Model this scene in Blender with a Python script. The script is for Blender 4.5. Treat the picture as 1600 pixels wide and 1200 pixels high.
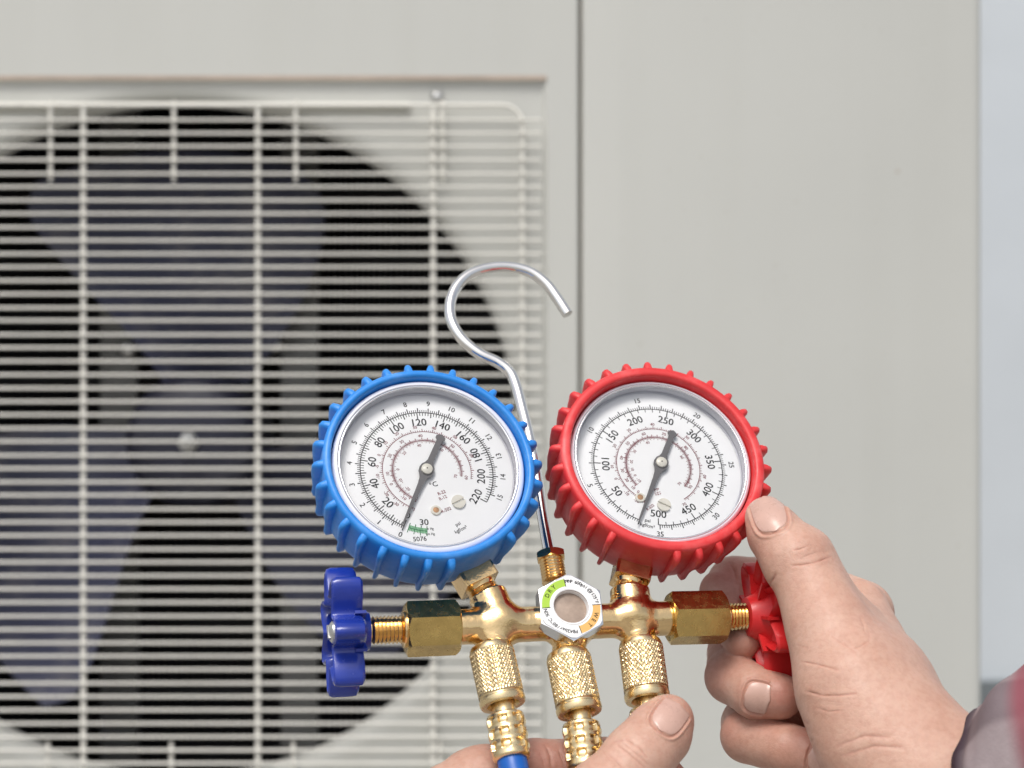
import bpy, math, random
import numpy as np
from mathutils import Matrix, Vector
random.seed(4); rng = np.random.default_rng(4)
for _o in list(bpy.data.objects): bpy.data.objects.remove(_o)
SC = bpy.context.scene
COL = SC.collection
R_ = math.radians

# ------------------------------------------------------------------ camera, sky, sun, exposure
CAM_H = 0.55          # camera height above the ground (m)
D0 = 600.0            # mm from camera to the gauge plane (y = 0)
FPX = 1600 * 60 / 36  # focal length in photo pixels
cam = bpy.data.cameras.new('camera')
cam.lens = 60; cam.sensor_width = 36; cam.sensor_fit = 'HORIZONTAL'
cam.clip_start = 0.02; cam.clip_end = 500
cam.dof.use_dof = True; cam.dof.focus_distance = 0.598; cam.dof.aperture_fstop = 11.5
cam_o = bpy.data.objects.new('camera', cam); COL.objects.link(cam_o)
cam_o.location = (0, -D0 * .001, CAM_H); cam_o.rotation_euler = (R_(90), 0, 0)
SC.camera = cam_o

SUN_EL, SUN_AZ = R_(60), R_(180 + 22)     # high, behind the camera and a little to its left
world = bpy.data.worlds.new('World'); SC.world = world; world.use_nodes = True
wn = world.node_tree.nodes; wl = world.node_tree.links; wn.clear()
sky = wn.new('ShaderNodeTexSky'); sky.sky_type = 'NISHITA'; sky.sun_disc = False
sky.sun_elevation = SUN_EL; sky.sun_rotation = SUN_AZ
sky.air_density = 1.0; sky.dust_density = 4.0; sky.ozone_density = 1.0
hs = wn.new('ShaderNodeHueSaturation'); hs.inputs['Saturation'].default_value = 0.42
bg = wn.new('ShaderNodeBackground'); bg.inputs['Strength'].default_value = 0.15
wo = wn.new('ShaderNodeOutputWorld')
wl.new(sky.outputs[0], hs.inputs['Color']); wl.new(hs.outputs[0], bg.inputs['Color']); wl.new(bg.outputs[0], wo.inputs['Surface'])
sun = bpy.data.lights.new('sun', 'SUN'); sun.energy = 1.5; sun.angle = R_(22); sun.color = (1, .965, .92)
sun_o = bpy.data.objects.new('sun', sun); COL.objects.link(sun_o)
_sd = Vector((math.sin(SUN_AZ) * math.cos(SUN_EL), math.cos(SUN_AZ) * math.cos(SUN_EL), math.sin(SUN_EL)))
sun_o.rotation_euler = _sd.to_track_quat('Z', 'Y').to_euler(); sun_o.location = (0.5, -3, 4)
vs = SC.view_settings; vs.view_transform = 'Standard'; vs.look = 'None'; vs.exposure = 0.06; vs.gamma = 1; vs.use_curve_mapping = False
SC.render.engine = 'CYCLES'
SC.cycles.max_bounces = 10; SC.cycles.transparent_max_bounces = 16; SC.cycles.caustics_reflective = False; SC.cycles.caustics_refractive = False

# ------------------------------------------------------------------ helpers: space
# "bench" space in mm: x right, y up (0 = camera height), z toward the camera (0 = gauge plane)
C3 = np.array([[1, 0, 0], [0, 0, -1], [0, 1, 0]], float)
def unp(px, py, z=0.0):
    d = D0 - z
    return np.array([(px - 800) * d / FPX, (600 - py) * d / FPX, z])
def prj(X):
    X = np.asarray(X, float); d = D0 - X[..., 2]
    return 800 + FPX * X[..., 0] / d, 600 - FPX * X[..., 1] / d
def w3(p):
    p = np.asarray(p, float)
    return p @ C3.T * .001 + np.array([0, 0, CAM_H])
def unit(v):
    v = np.asarray(v, float); return v / np.linalg.norm(v)
def frame(c, X, Y, Z):          # bench-space frame -> world 4x4
    Rm = C3 @ np.stack([X, Y, Z], 1)
    M = Matrix([list(Rm[i]) + [0] for i in range(3)] + [[0, 0, 0, 1]])
    M.translation = Vector(w3(c)); return M
def axis_frame(c, Z, up=(0, 0, 1)):
    Z = unit(Z); X = np.cross(up, Z)
    if np.linalg.norm(X) < 1e-3: X = np.cross((1, 0, 0), Z)
    X = unit(X); return frame(c, X, np.cross(Z, X), Z)
IDM = Matrix.Translation((0, 0, CAM_H)) @ Matrix([[1, 0, 0, 0], [0, 0, -1, 0], [0, 1, 0, 0], [0, 0, 0, 1]])   # bench mm*.001 -> world

# ------------------------------------------------------------------ helpers: objects
WM = {}
def link(o, parent, M):
    COL.objects.link(o)
    if parent is not None:
        o.parent = parent; o.matrix_parent_inverse = WM[parent.name].inverted()
    o.matrix_basis = M; WM[o.name] = M.copy(); return o
def tag(o, label=None, cat=None, group=None, kind=None):
    if label: o['label'] = label
    if cat: o['category'] = cat
    if group: o['group'] = group
    if kind: o['kind'] = kind
    return o
def empty(name, M):
    o = bpy.data.objects.new(name, None); o.empty_display_size = .02
    return link(o, None, M)
def mesh_data(name, V, Fs, mat, smooth=35, scale=.001):
    me = bpy.data.meshes.new(name)
    V = np.asarray(V, float) * scale
    me.from_pydata([tuple(v) for v in V], [], [tuple(int(i) for i in f) for f in Fs])
    me.validate()
    if smooth:
        me.polygons.foreach_set('use_smooth', [True] * len(me.polygons))
        if smooth < 180: me.set_sharp_from_angle(angle=R_(smooth))
    me.materials.append(mat); me.update(); return me
def mesh_np(name, V, Q, mat, scale=.001):      # fast path for quads
    me = bpy.data.meshes.new(name)
    V = np.ascontiguousarray(V * scale, np.float32); Q = np.ascontiguousarray(Q, np.int32)
    me.vertices.add(len(V)); me.vertices.foreach_set('co', V.ravel())
    me.loops.add(Q.size); me.loops.foreach_set('vertex_index', Q.ravel())
    me.polygons.add(len(Q)); me.polygons.foreach_set('loop_start', np.arange(0, Q.size, 4, dtype=np.int32))
    me.polygons.foreach_set('use_smooth', np.ones(len(Q), bool))
    me.update(calc_edges=True); me.validate(); me.materials.append(mat); return me
def ob(name, me, parent, M):
    return link(bpy.data.objects.new(name, me), parent, M)

class MB:
    def __init__(s): s.V = []; s.F = []
    def add(s, V, F):
        o = len(s.V); s.V += [tuple(map(float, v)) for v in V]; s.F += [tuple(i + o for i in f) for f in F]; return s
    def lathe(s, prof, seg=64, close=False, M=None):
        n = len(prof); V = []; F = []
        for i in range(seg):
            a = 2 * math.pi * i / seg; c, sn = math.cos(a), math.sin(a)
            V += [(r * c, r * sn, z) for r, z in prof]
        for i in range(seg):
            j = (i + 1) % seg
            for k in range(n if close else n - 1):
                k2 = (k + 1) % n
                F.append((i * n + k, j * n + k, j * n + k2, i * n + k2))
        if not close:
            if prof[0][0] > 1e-6: F.append(tuple(i * n for i in reversed(range(seg))))
            if prof[-1][0] > 1e-6: F.append(tuple(i * n + n - 1 for i in range(seg)))
        if M is not None: V = [tuple(M @ Vector(v)) for v in V]
        return s.add(V, F)
    def box(s, c, h, M=None):
        V = [(c[0] + x * h[0], c[1] + y * h[1], c[2] + z * h[2]) for x in (-1, 1) for y in (-1, 1) for z in (-1, 1)]
        if M is not None: V = [tuple(M @ Vector(v)) for v in V]
        return s.add(V, [(0, 1, 3, 2), (4, 6, 7, 5), (0, 4, 5, 1), (2, 3, 7, 6), (0, 2, 6, 4), (1, 5, 7, 3)])
    def prism(s, poly, z0, z1):
        n = len(poly)
        V = [(x, y, z0) for x, y in poly] + [(x, y, z1) for x, y in poly]
        F = [tuple(reversed(range(n))), tuple(range(n, 2 * n))] + [(i, (i + 1) % n, n + (i + 1) % n, n + i) for i in range(n)]
        return s.add(V, F)
    def tube(s, P, r, seg=16):
        P = np.asarray(P, float); n = len(P); r = np.full(n, r) if np.isscalar(r) else np.asarray(r)
        T = np.gradient(P, axis=0); T /= np.linalg.norm(T, axis=1)[:, None]
        X = np.cross(T[0], (0.3, .2, 1)); X /= np.linalg.norm(X); V = []; F = []
        for i in range(n):
            X = X - T[i] * (X @ T[i]); X /= np.linalg.norm(X); Y = np.cross(T[i], X)
            for k in range(seg):
                a = 2 * math.pi * k / seg; V.append(P[i] + r[i] * (math.cos(a) * X + math.sin(a) * Y))
        for i in range(n - 1):
            for k in range(seg):
                k2 = (k + 1) % seg; F.append((i * seg + k, i * seg + k2, (i + 1) * seg + k2, (i + 1) * seg + k))
        F.append(tuple(reversed(range(seg)))); F.append(tuple(range((n - 1) * seg, n * seg)))
        return s.add(V, F)
    def build(s, name, mat, parent, M, smooth=35):
        return ob(name, mesh_data(name, s.V, s.F, mat, smooth), parent, M)
def spline(P, per=12):
    P = np.asarray(P, float); P = np.vstack([2 * P[0] - P[1], P, 2 * P[-1] - P[-2]]); out = []
    for i in range(1, len(P) - 2):
        for t in np.linspace(0, 1, per, endpoint=False):
            a, b, c, d = P[i - 1:i + 3]
            out.append(.5 * (2 * b + (c - a) * t + (2 * a - 5 * b + 4 * c - d) * t * t + (3 * b - a - 3 * c + d) * t ** 3))
    out.append(P[-2]); return np.array(out)

# ------------------------------------------------------------------ helpers: signed-distance solids (numpy surface nets)
class Field:
    def __init__(s, lo, hi, h):
        s.lo = np.array(lo, float); s.h = h
        s.n = np.ceil((np.array(hi) - s.lo) / h).astype(int) + 1
        s.f = np.full(s.n, 50., np.float32)
        s.ax = [np.arange(s.n[i], dtype=np.float32) * h + s.lo[i] for i in range(3)]
    def sub(s, lo, hi):
        a = np.clip(np.floor((np.array(lo) - s.lo) / s.h).astype(int), 0, s.n - 1)
        b = np.clip(np.ceil((np.array(hi) - s.lo) / s.h).astype(int) + 1, 1, s.n)
        if np.any(b <= a): return None, None
        sl = tuple(slice(a[i], b[i]) for i in range(3))
        return sl, np.meshgrid(*[s.ax[i][sl[i]] for i in range(3)], indexing='ij', sparse=True)
    def comb(s, sl, d, k, cut=False):
        g = s.f[sl]
        if cut:
            d = -d; hh = np.maximum(k - np.abs(g - d), 0) / k if k > 0 else 0
            s.f[sl] = np.maximum(g, d) + hh * hh * k * .25
        else:
            hh = np.maximum(k - np.abs(g - d), 0) / k if k > 0 else 0
            s.f[sl] = np.minimum(g, d) - hh * hh * k * .25
    def cone(s, a, ra, b, rb, k=2., flat=None, w=None, cut=False):
        a = np.asarray(a, float); b = np.asarray(b, float); m = max(ra, rb) + k + 4
        sl, G = s.sub(np.minimum(a, b) - m, np.maximum(a, b) + m)
        if sl is None: return
        ab = b - a; L2 = max(ab @ ab, 1e-9)
        q = [G[i] - np.float32(a[i]) for i in range(3)]
        t = np.clip((q[0] * ab[0] + q[1] * ab[1] + q[2] * ab[2]) / L2, 0, 1).astype(np.float32)
        q = [q[i] - t * np.float32(ab[i]) for i in range(3)]
        if flat is not None:
            w = unit(w); dw = (q[0] * w[0] + q[1] * w[1] + q[2] * w[2]) * (1 / flat - 1)
            q = [q[i] + dw * np.float32(w[i]) for i in range(3)]
        d = np.sqrt(q[0] ** 2 + q[1] ** 2 + q[2] ** 2) - (ra + (rb - ra) * t)
        if flat is not None: d = d * (0.5 + 0.5 * flat)
        s.comb(sl, d.astype(np.float32), k, cut)
    def cyl(s, a, b, r, k=.5, cut=False, rnd=.3):
        a = np.asarray(a, float); b = np.asarray(b, float); m = r + k + 2
        sl, G = s.sub(np.minimum(a, b) - m, np.maximum(a, b) + m)
        if sl is None: return
        L = np.linalg.norm(b - a); u = (b - a) / L; c = (a + b) / 2
        q = [G[i] - np.float32(c[i]) for i in range(3)]
        z = q[0] * u[0] + q[1] * u[1] + q[2] * u[2]
        rr = np.sqrt(np.maximum(q[0] ** 2 + q[1] ** 2 + q[2] ** 2 - z * z, 0))
        dx = rr - (r - rnd); dz = np.abs(z) - (L / 2 - rnd)
        d = np.minimum(np.maximum(dx, dz), 0) + np.sqrt(np.maximum(dx, 0) ** 2 + np.maximum(dz, 0) ** 2) - rnd
        s.comb(sl, d.astype(np.float32), k, cut)
    def nets(s):
        f = s.f; neg = f < 0
        c = [neg[i:f.shape[0] - 1 + i, j:f.shape[1] - 1 + j, k:f.shape[2] - 1 + k] for i in (0, 1) for j in (0, 1) for k in (0, 1)]
        cnt = sum(x.astype(np.int8) for x in c); act = (cnt > 0) & (cnt < 8)
        I = np.argwhere(act); idm = np.full(act.shape, -1, np.int32); idm[act] = np.arange(len(I))
        cor = np.array([(i, j, k) for i in (0, 1) for j in (0, 1) for k in (0, 1)])
        val = np.stack([f[tuple((I + o).T)] for o in cor], 1)
        P = np.zeros((len(I), 3)); n = np.zeros(len(I))
        for x in range(8):
            for ax in range(3):
                if cor[x][ax] == 0:
                    y = x + (4, 2, 1)[ax]; v0, v1 = val[:, x], val[:, y]; m = (v0 < 0) != (v1 < 0)
                    t = np.where(m, v0 / np.where(m, v0 - v1, 1), 0); p = cor[x] + np.zeros((len(I), 3)); p[:, ax] += t
                    P += p * m[:, None]; n += m
        V = (I + P / n[:, None]) * s.h + s.lo; Q = []
        for ax in range(3):
            sa = [slice(None)] * 3; sb = [slice(None)] * 3; sa[ax] = slice(0, -1); sb[ax] = slice(1, None)
            A, B = neg[tuple(sa)], neg[tuple(sb)]; o1, o2 = [(1, 2), (2, 0), (0, 1)][ax]
            for flip, M in ((0, A & ~B), (1, ~A & B)):
                E = np.argwhere(M); E = E[(E[:, o1] > 0) & (E[:, o2] > 0) & (E[:, o1] < f.shape[o1] - 1) & (E[:, o2] < f.shape[o2] - 1)]
                e1 = np.zeros(3, int); e1[o1] = 1; e2 = np.zeros(3, int); e2[o2] = 1
                q = np.stack([idm[tuple((E - e1 - e2).T)], idm[tuple((E - e2).T)], idm[tuple(E.T)], idm[tuple((E - e1).T)]], 1)
                Q.append(q[:, ::-1] if flip else q)
        Q = np.concatenate(Q); s.V = V; s.Q = Q; return V, Q
    def subdivide(s):
        V, Q = s.V, s.Q; n = len(V)
        E = np.concatenate([Q[:, [0, 1]], Q[:, [1, 2]], Q[:, [2, 3]], Q[:, [3, 0]]]); E.sort(axis=1)
        key = E[:, 0].astype(np.int64) * n + E[:, 1]; uq, inv = np.unique(key, return_inverse=True)
        em = (V[uq // n] + V[uq % n]) / 2; fm = V[Q].mean(1); e = (inv + n).reshape(4, len(Q)); f = np.arange(len(Q)) + n + len(uq)
        s.V = np.vstack([V, em, fm])
        s.Q = np.concatenate([np.stack([Q[:, i], e[i], f, e[(i + 3) % 4]], 1) for i in range(4)]).astype(np.int32)
    def at(s, P):          # trilinear
        g = (np.asarray(P, float) - s.lo) / s.h; i = np.clip(np.floor(g).astype(int), 0, s.n - 2); t = g - i; r = 0
        for dx in (0, 1):
            for dy in (0, 1):
                for dz in (0, 1):
                    wgt = np.abs(1 - dx - t[:, 0]) * np.abs(1 - dy - t[:, 1]) * np.abs(1 - dz - t[:, 2])
                    r = r + wgt * s.f[i[:, 0] + dx, i[:, 1] + dy, i[:, 2] + dz]
        return r
    def grad(s, P):
        e = s.h; G = np.stack([s.at(P + np.eye(3)[k] * e) - s.at(P - np.eye(3)[k] * e) for k in range(3)], 1)
        return G / np.maximum(np.linalg.norm(G, axis=1), 1e-6)[:, None]
    def relax(s, it=2):
        V, Q = s.V, s.Q; E = np.concatenate([Q[:, [0, 1]], Q[:, [1, 2]], Q[:, [2, 3]], Q[:, [3, 0]]])
        for _ in range(it):
            A = np.zeros_like(V); n = np.zeros(len(V))
            for k in range(3): A[:, k] = np.bincount(E[:, 0], V[E[:, 1], k], len(V)) + np.bincount(E[:, 1], V[E[:, 0], k], len(V))
            n = np.bincount(E[:, 0], minlength=len(V)) + np.bincount(E[:, 1], minlength=len(V))
            V = .5 * V + .5 * A / n[:, None]
        s.V = V; return V
    def cast(s, px, py, z0=120., z1=-90.):     # first surface point along the line of sight of photo pixels
        px = np.asarray(px, float); py = np.asarray(py, float); n = len(px)
        hit = np.zeros((n, 3)); ok = np.zeros(n, bool); zs = np.arange(z0, z1, -.4); prev = None
        for z in zs:
            P = np.stack([(px - 800) * (D0 - z) / FPX, (600 - py) * (D0 - z) / FPX, np.full(n, z)], 1)
            d = s.at(P)
            if prev is not None:
                m = ~ok & (d < 0)
                tt = prev / np.where(np.abs(prev - d) < 1e-6, 1, prev - d)
                hit[m] = (pP + (P - pP) * np.clip(tt, 0, 1)[:, None])[m]; ok |= m
            prev, pP = d, P
        return hit, ok

# ------------------------------------------------------------------ materials
def mat_new(name):
    m = bpy.data.materials.new(name); m.use_nodes = True; return m, m.node_tree.nodes, m.node_tree.links, m.node_tree.nodes['Principled BSDF']
def tex(nodes, links, scale, detail=4, rough=.6, src='Object', kind='ShaderNodeTexNoise'):
    tc = nodes.new('ShaderNodeTexCoord'); n = nodes.new(kind); n.inputs['Scale'].default_value = scale
    if 'Detail' in n.inputs: n.inputs['Detail'].default_value = detail
    if 'Roughness' in n.inputs: n.inputs['Roughness'].default_value = rough
    links.new(tc.outputs[src], n.inputs['Vector']); return n
def ramp(nodes, links, sock, stops):
    r = nodes.new('ShaderNodeValToRGB'); e = r.color_ramp.elements
    while len(e) < len(stops): e.new(.5)
    for x, (p, c) in zip(e, stops): x.position = p; x.color = (*c, 1) if len(c) == 3 else c
    links.new(sock, r.inputs[0]); return r
def bump(nodes, links, sock, bsdf, strength, dist):
    b = nodes.new('ShaderNodeBump'); b.inputs['Strength'].default_value = strength; b.inputs['Distance'].default_value = dist
    links.new(sock, b.inputs['Height']); links.new(b.outputs[0], bsdf.inputs['Normal']); return b
def simple(name, col, rough=.5, metal=0., var=.12, scale=60, bmp=0., bscale=900, bdist=.0002, rvar=.1, spec=.5, coat=0., wear=None, streak=0.):
    m, n, l, b = mat_new(name)
    t = tex(n, l, scale)
    c0 = tuple(max(0, x * (1 - var)) for x in col); c1 = tuple(min(1, x * (1 + var)) for x in col)
    csock = ramp(n, l, t.outputs['Fac'], [(.3, c0), (.7, c1)]).outputs[0]
    if wear:            # patches of dust, tarnish or rubbed colour: (colour, amount, scale, threshold)
        wc, wa, wsc, wt = wear
        wn_ = tex(n, l, wsc, 8, .7); wr = ramp(n, l, wn_.outputs['Fac'], [(wt, (0, 0, 0)), (min(.98, wt + .16), (wa,) * 3)])
        mx = n.new('ShaderNodeMix'); mx.data_type = 'RGBA'; l.new(wr.outputs[0], mx.inputs['Factor']); l.new(csock, mx.inputs['A']); mx.inputs['B'].default_value = (*wc, 1); csock = mx.outputs['Result']
    if streak:          # rain streaks running down and a few specks
        tc = n.new('ShaderNodeTexCoord'); mp = n.new('ShaderNodeMapping'); mp.inputs['Scale'].default_value = (38, 1.6, 38); l.new(tc.outputs['Object'], mp.inputs['Vector'])
        sn_ = n.new('ShaderNodeTexNoise'); sn_.inputs['Scale'].default_value = 1; sn_.inputs['Detail'].default_value = 6; l.new(mp.outputs[0], sn_.inputs['Vector'])
        sr = ramp(n, l, sn_.outputs['Fac'], [(.45, (1, 1, 1)), (.72, (1 - streak, 1 - streak * 1.05, 1 - streak * 1.25))])
        sk = tex(n, l, 260, 2); s2 = ramp(n, l, sk.outputs['Fac'], [(.70, (1, 1, 1)), (.76, (.86, .84, .80))])
        for so in (sr, s2):
            mx = n.new('ShaderNodeMix'); mx.data_type = 'RGBA'; mx.blend_type = 'MULTIPLY'; mx.inputs['Factor'].default_value = 1; l.new(csock, mx.inputs['A']); l.new(so.outputs[0], mx.inputs['B']); csock = mx.outputs['Result']
    l.new(csock, b.inputs['Base Color'])
    b.inputs['Metallic'].default_value = metal; b.inputs['Specular IOR Level'].default_value = spec
    b.inputs['Coat Weight'].default_value = coat; b.inputs['Coat Roughness'].default_value = .1
    t2 = tex(n, l, scale * 2.3, 6)
    rr = ramp(n, l, t2.outputs['Fac'], [(.3, (max(0, rough - rvar),) * 3), (.7, (min(1, rough + rvar),) * 3)])
    l.new(rr.outputs[0], b.inputs['Roughness'])
    if bmp: bump(n, l, tex(n, l, bscale, 3).outputs['Fac'], b, bmp, bdist)
    return m
MT = {}
MT['cabinet'] = simple('painted_sheet_steel', (.565, .568, .53), .48, var=.03, scale=3, bmp=.12, bscale=420, bdist=.0004, streak=.018)
MT['cabinet_lip'] = simple('painted_steel_guard', (.76, .745, .68), .42, var=.06, scale=20, wear=((.42, .38, .32), .5, 55, .60))
MT['shroud'] = simple('fan_shroud_paint', (.42, .37, .31), .5, var=.08, scale=8)
MT['lip_shade'] = simple('lip_shade_tan', (.46, .37, .30), .6, var=.15, scale=30)  # brownish shade of the recess lip, put into a colour
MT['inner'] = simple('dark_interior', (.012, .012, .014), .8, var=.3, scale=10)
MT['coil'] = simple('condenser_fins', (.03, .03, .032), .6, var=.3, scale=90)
MT['blade'] = simple('navy_fan_plastic', (.075, .08, .13), .45, var=.2, scale=9, wear=((.22, .21, .22), .6, 18, .50))
MT['hub'] = simple('dark_fan_hub', (.025, .026, .045), .4, var=.2, scale=12, wear=((.12, .12, .14), .5, 25, .52))
MT['bracket'] = simple('galvanised_bracket', (.2, .2, .19), .5, metal=.5, var=.15, scale=30)
MT['zinc'] = simple('zinc_screw', (.62, .62, .6), .3, metal=.9, var=.1)
MT['wall'] = simple('white_wall_paint', (.61, .65, .68), .8, var=.05, scale=2.5, bmp=.3, bscale=120, bdist=.001)
MT['plinth'] = simple('grey_plinth_paint', (.17, .19, .2), .8, var=.12, scale=5, bmp=.3, bscale=120, bdist=.001)
MT['ground'] = simple('concrete_paving', (.30, .29, .27), .85, var=.2, scale=3, bmp=.4, bscale=60, bdist=.002)
MT['brass'] = simple('cast_brass', (.86, .61, .31), .17, metal=1, var=.12, scale=120, bmp=.22, bscale=380, bdist=.0006, rvar=.08, wear=((.50, .28, .11), .35, 130, .55))
MT['brass_nut'] = simple('machined_brass_nut', (.64, .45, .16), .24, metal=1, var=.14, scale=160, bmp=.14, bscale=700, bdist=.0003, rvar=.08, wear=((.34, .20, .06), .5, 240, .54))
MT['brass_pale'] = simple('pale_brass_fitting', (.84, .66, .38), .28, metal=1, var=.1, scale=150, bmp=.1, bscale=900, bdist=.0002, rvar=.08, wear=((.5, .33, .14), .35, 150, .54))
MT['chrome'] = simple('plated_steel_rod', (.86, .84, .81), .07, metal=1, var=.06, scale=90, bmp=.04, bscale=700, bdist=.0002, rvar=.04)
MT['steel'] = simple('stainless_bezel', (.80, .80, .80), .2, metal=1, var=.06, scale=60, rvar=.05)
MT['blue_boot'] = simple('blue_rubber', (.016, .235, .70), .42, var=.10, scale=70, bmp=.15, bscale=1500, bdist=.0002, wear=((.35, .48, .66), .16, 70, .50))
MT['red_boot'] = simple('red_rubber', (.70, .035, .038), .44, var=.10, scale=70, bmp=.15, bscale=1500, bdist=.0002, wear=((.80, .42, .40), .16, 70, .50))
MT['blue_knob'] = simple('dark_blue_plastic', (.012, .035, .30), .22, var=.15, scale=90, bmp=.12, bscale=500, bdist=.0002, coat=.3)
MT['red_knob'] = simple('red_plastic', (.60, .02, .022), .36, var=.10, scale=90, bmp=.15, bscale=900, bdist=.0002)
MT['dial'] = simple('white_dial_enamel', (.95, .955, .965), .45, var=.015, scale=60)
MT['dial_wall'] = simple('dial_rim', (.80, .80, .86), .4, var=.03, scale=60)
MT['ink'] = simple('black_ink', (.015, .015, .017), .6, var=.2, spec=.2)
MT['ink_red'] = simple('dark_red_ink', (.20, .025, .04), .6, var=.3, scale=300, spec=.2)
MT['ink_green'] = simple('green_ink', (.02, .20, .07), .6, var=.2, spec=.2)
MT['band_green'] = simple('pale_green_ink', (.36, .66, .42), .6, var=.08, spec=.2)
MT['needle'] = simple('grey_needle', (.13, .125, .13), .4, var=.1)
MT['cap'] = simple('ivory_cap', (.80, .77, .68), .25, var=.05)
MT['copper'] = simple('copper_rivet', (.45, .26, .14), .35, metal=.8, var=.2, scale=500)
MT['label_white'] = simple('white_label', (.86, .86, .85), .3, var=.02, scale=100)
MT['label_green'] = simple('green_label', (.40, .62, .06), .4, var=.05)
MT['label_orange'] = simple('orange_label', (.78, .45, .14), .4, var=.05)
MT['sight'] = simple('sight_glass_element', (.36, .27, .21), .38, var=.25, scale=160, coat=.15)
MT['hose_blue'] = simple('blue_hose', (.005, .10, .42), .4, var=.08, scale=80)
MT['hose_yellow'] = simple('yellow_hose', (.80, .47, .01), .4, var=.08, scale=80)
MT['hose_red'] = simple('red_hose', (.55, .02, .02), .4, var=.08, scale=80)
def mat_lens():
    m, n, l, b = mat_new('clear_lens'); n.remove(b)
    out = n['Material Output']; tr = n.new('ShaderNodeBsdfTransparent'); gl = n.new('ShaderNodeBsdfGlossy'); gl.inputs['Roughness'].default_value = .04
    tr.inputs[0].default_value = (.998, 1, 1, 1)
    fr = n.new('ShaderNodeFresnel'); fr.inputs['IOR'].default_value = 1.4; mx = n.new('ShaderNodeMixShader')
    l.new(fr.outputs[0], mx.inputs[0]); l.new(tr.outputs[0], mx.inputs[1]); l.new(gl.outputs[0], mx.inputs[2]); l.new(mx.outputs[0], out.inputs[0]); return m
MT['lens'] = mat_lens()
def mat_skin():
    m, n, l, b = mat_new('skin')
    t = tex(n, l, 48, 6, .65); base = ramp(n, l, t.outputs['Fac'], [(.26, (.52, .29, .21)), (.46, (.58, .352, .265)), (.60, (.61, .385, .295)), (.78, (.645, .43, .335))])
    at = n.new('ShaderNodeAttribute'); at.attribute_name = 'flush'
    t4 = tex(n, l, 150, 5, .7); fl4 = n.new('ShaderNodeMath'); fl4.operation = 'MULTIPLY_ADD'; fl4.inputs[1].default_value = .34; fl4.inputs[2].default_value = -.16; fl4.use_clamp = True
    l.new(t4.outputs['Fac'], fl4.inputs[0]); ad0 = n.new('ShaderNodeMath'); ad0.operation = 'ADD'; ad0.use_clamp = True
    l.new(at.outputs['Fac'], ad0.inputs[0]); l.new(fl4.outputs[0], ad0.inputs[1])
    mx = n.new('ShaderNodeMix'); mx.data_type = 'RGBA'; mx.inputs['B'].default_value = (.42, .145, .108, 1)
    l.new(ad0.outputs[0], mx.inputs['Factor']); l.new(base.outputs[0], mx.inputs['A'])
    t3 = tex(n, l, 520, 4); sp = ramp(n, l, t3.outputs['Fac'], [(.36, (.80, .70, .66)), (.56, (1, 1, 1))])
    m2 = n.new('ShaderNodeMix'); m2.data_type = 'RGBA'; m2.blend_type = 'MULTIPLY'; m2.inputs['Factor'].default_value = .36
    l.new(mx.outputs['Result'], m2.inputs['A']); l.new(sp.outputs[0], m2.inputs['B']); l.new(m2.outputs['Result'], b.inputs['Base Color'])
    b.inputs['Subsurface Weight'].default_value = .25; b.inputs['Subsurface Radius'].default_value = (1, .33, .2); b.inputs['Subsurface Scale'].default_value = .0018
    rr = ramp(n, l, t4.outputs['Fac'], [(.3, (.40,) * 3), (.7, (.56,) * 3)]); l.new(rr.outputs[0], b.inputs['Roughness']); b.inputs['Specular IOR Level'].default_value = .42
    # fine skin relief: a net of tiny folds, stretched wrinkles and soft lumps
    tc = n.new('ShaderNodeTexCoord'); nw = n.new('ShaderNodeTexNoise'); nw.inputs['Scale'].default_value = 180; l.new(tc.outputs['Object'], nw.inputs['Vector'])
    wp = n.new('ShaderNodeVectorMath'); wp.operation = 'MULTIPLY_ADD'; wp.inputs[1].default_value = (.0016,) * 3; l.new(nw.outputs['Color'], wp.inputs[0]); l.new(tc.outputs['Object'], wp.inputs[2])
    v = n.new('ShaderNodeTexVoronoi'); v.feature = 'DISTANCE_TO_EDGE'; v.inputs['Scale'].default_value = 620; l.new(wp.outputs[0], v.inputs['Vector'])
    ve = n.new('ShaderNodeMath'); ve.operation = 'MINIMUM'; ve.inputs[1].default_value = .16; l.new(v.outputs['Distance'], ve.inputs[0])
    mp = n.new('ShaderNodeMapping'); mp.inputs['Rotation'].default_value = (0, 0, R_(-55)); mp.inputs['Scale'].default_value = (90, 420, 250); l.new(tc.outputs['Object'], mp.inputs['Vector'])
    ws = n.new('ShaderNodeTexNoise'); ws.inputs['Scale'].default_value = 1; ws.inputs['Detail'].default_value = 5; l.new(mp.outputs[0], ws.inputs['Vector'])
    nz = tex(n, l, 230, 6)
    a1 = n.new('ShaderNodeMath'); a1.operation = 'MULTIPLY_ADD'; a1.inputs[1].default_value = 1.5; l.new(ve.outputs[0], a1.inputs[0]); l.new(nz.outputs['Fac'], a1.inputs[2])
    a2 = n.new('ShaderNodeMath'); a2.operation = 'MULTIPLY_ADD'; a2.inputs[1].default_value = .9; l.new(ws.outputs['Fac'], a2.inputs[0]); l.new(a1.outputs[0], a2.inputs[2])
    bump(n, l, a2.outputs[0], b, .20, .0007); return m
MT['skin'] = mat_skin()
MT['nail'] = simple('fingernail', (.58, .37, .30), .3, var=.07, scale=120, spec=.45, coat=.15)
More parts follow.
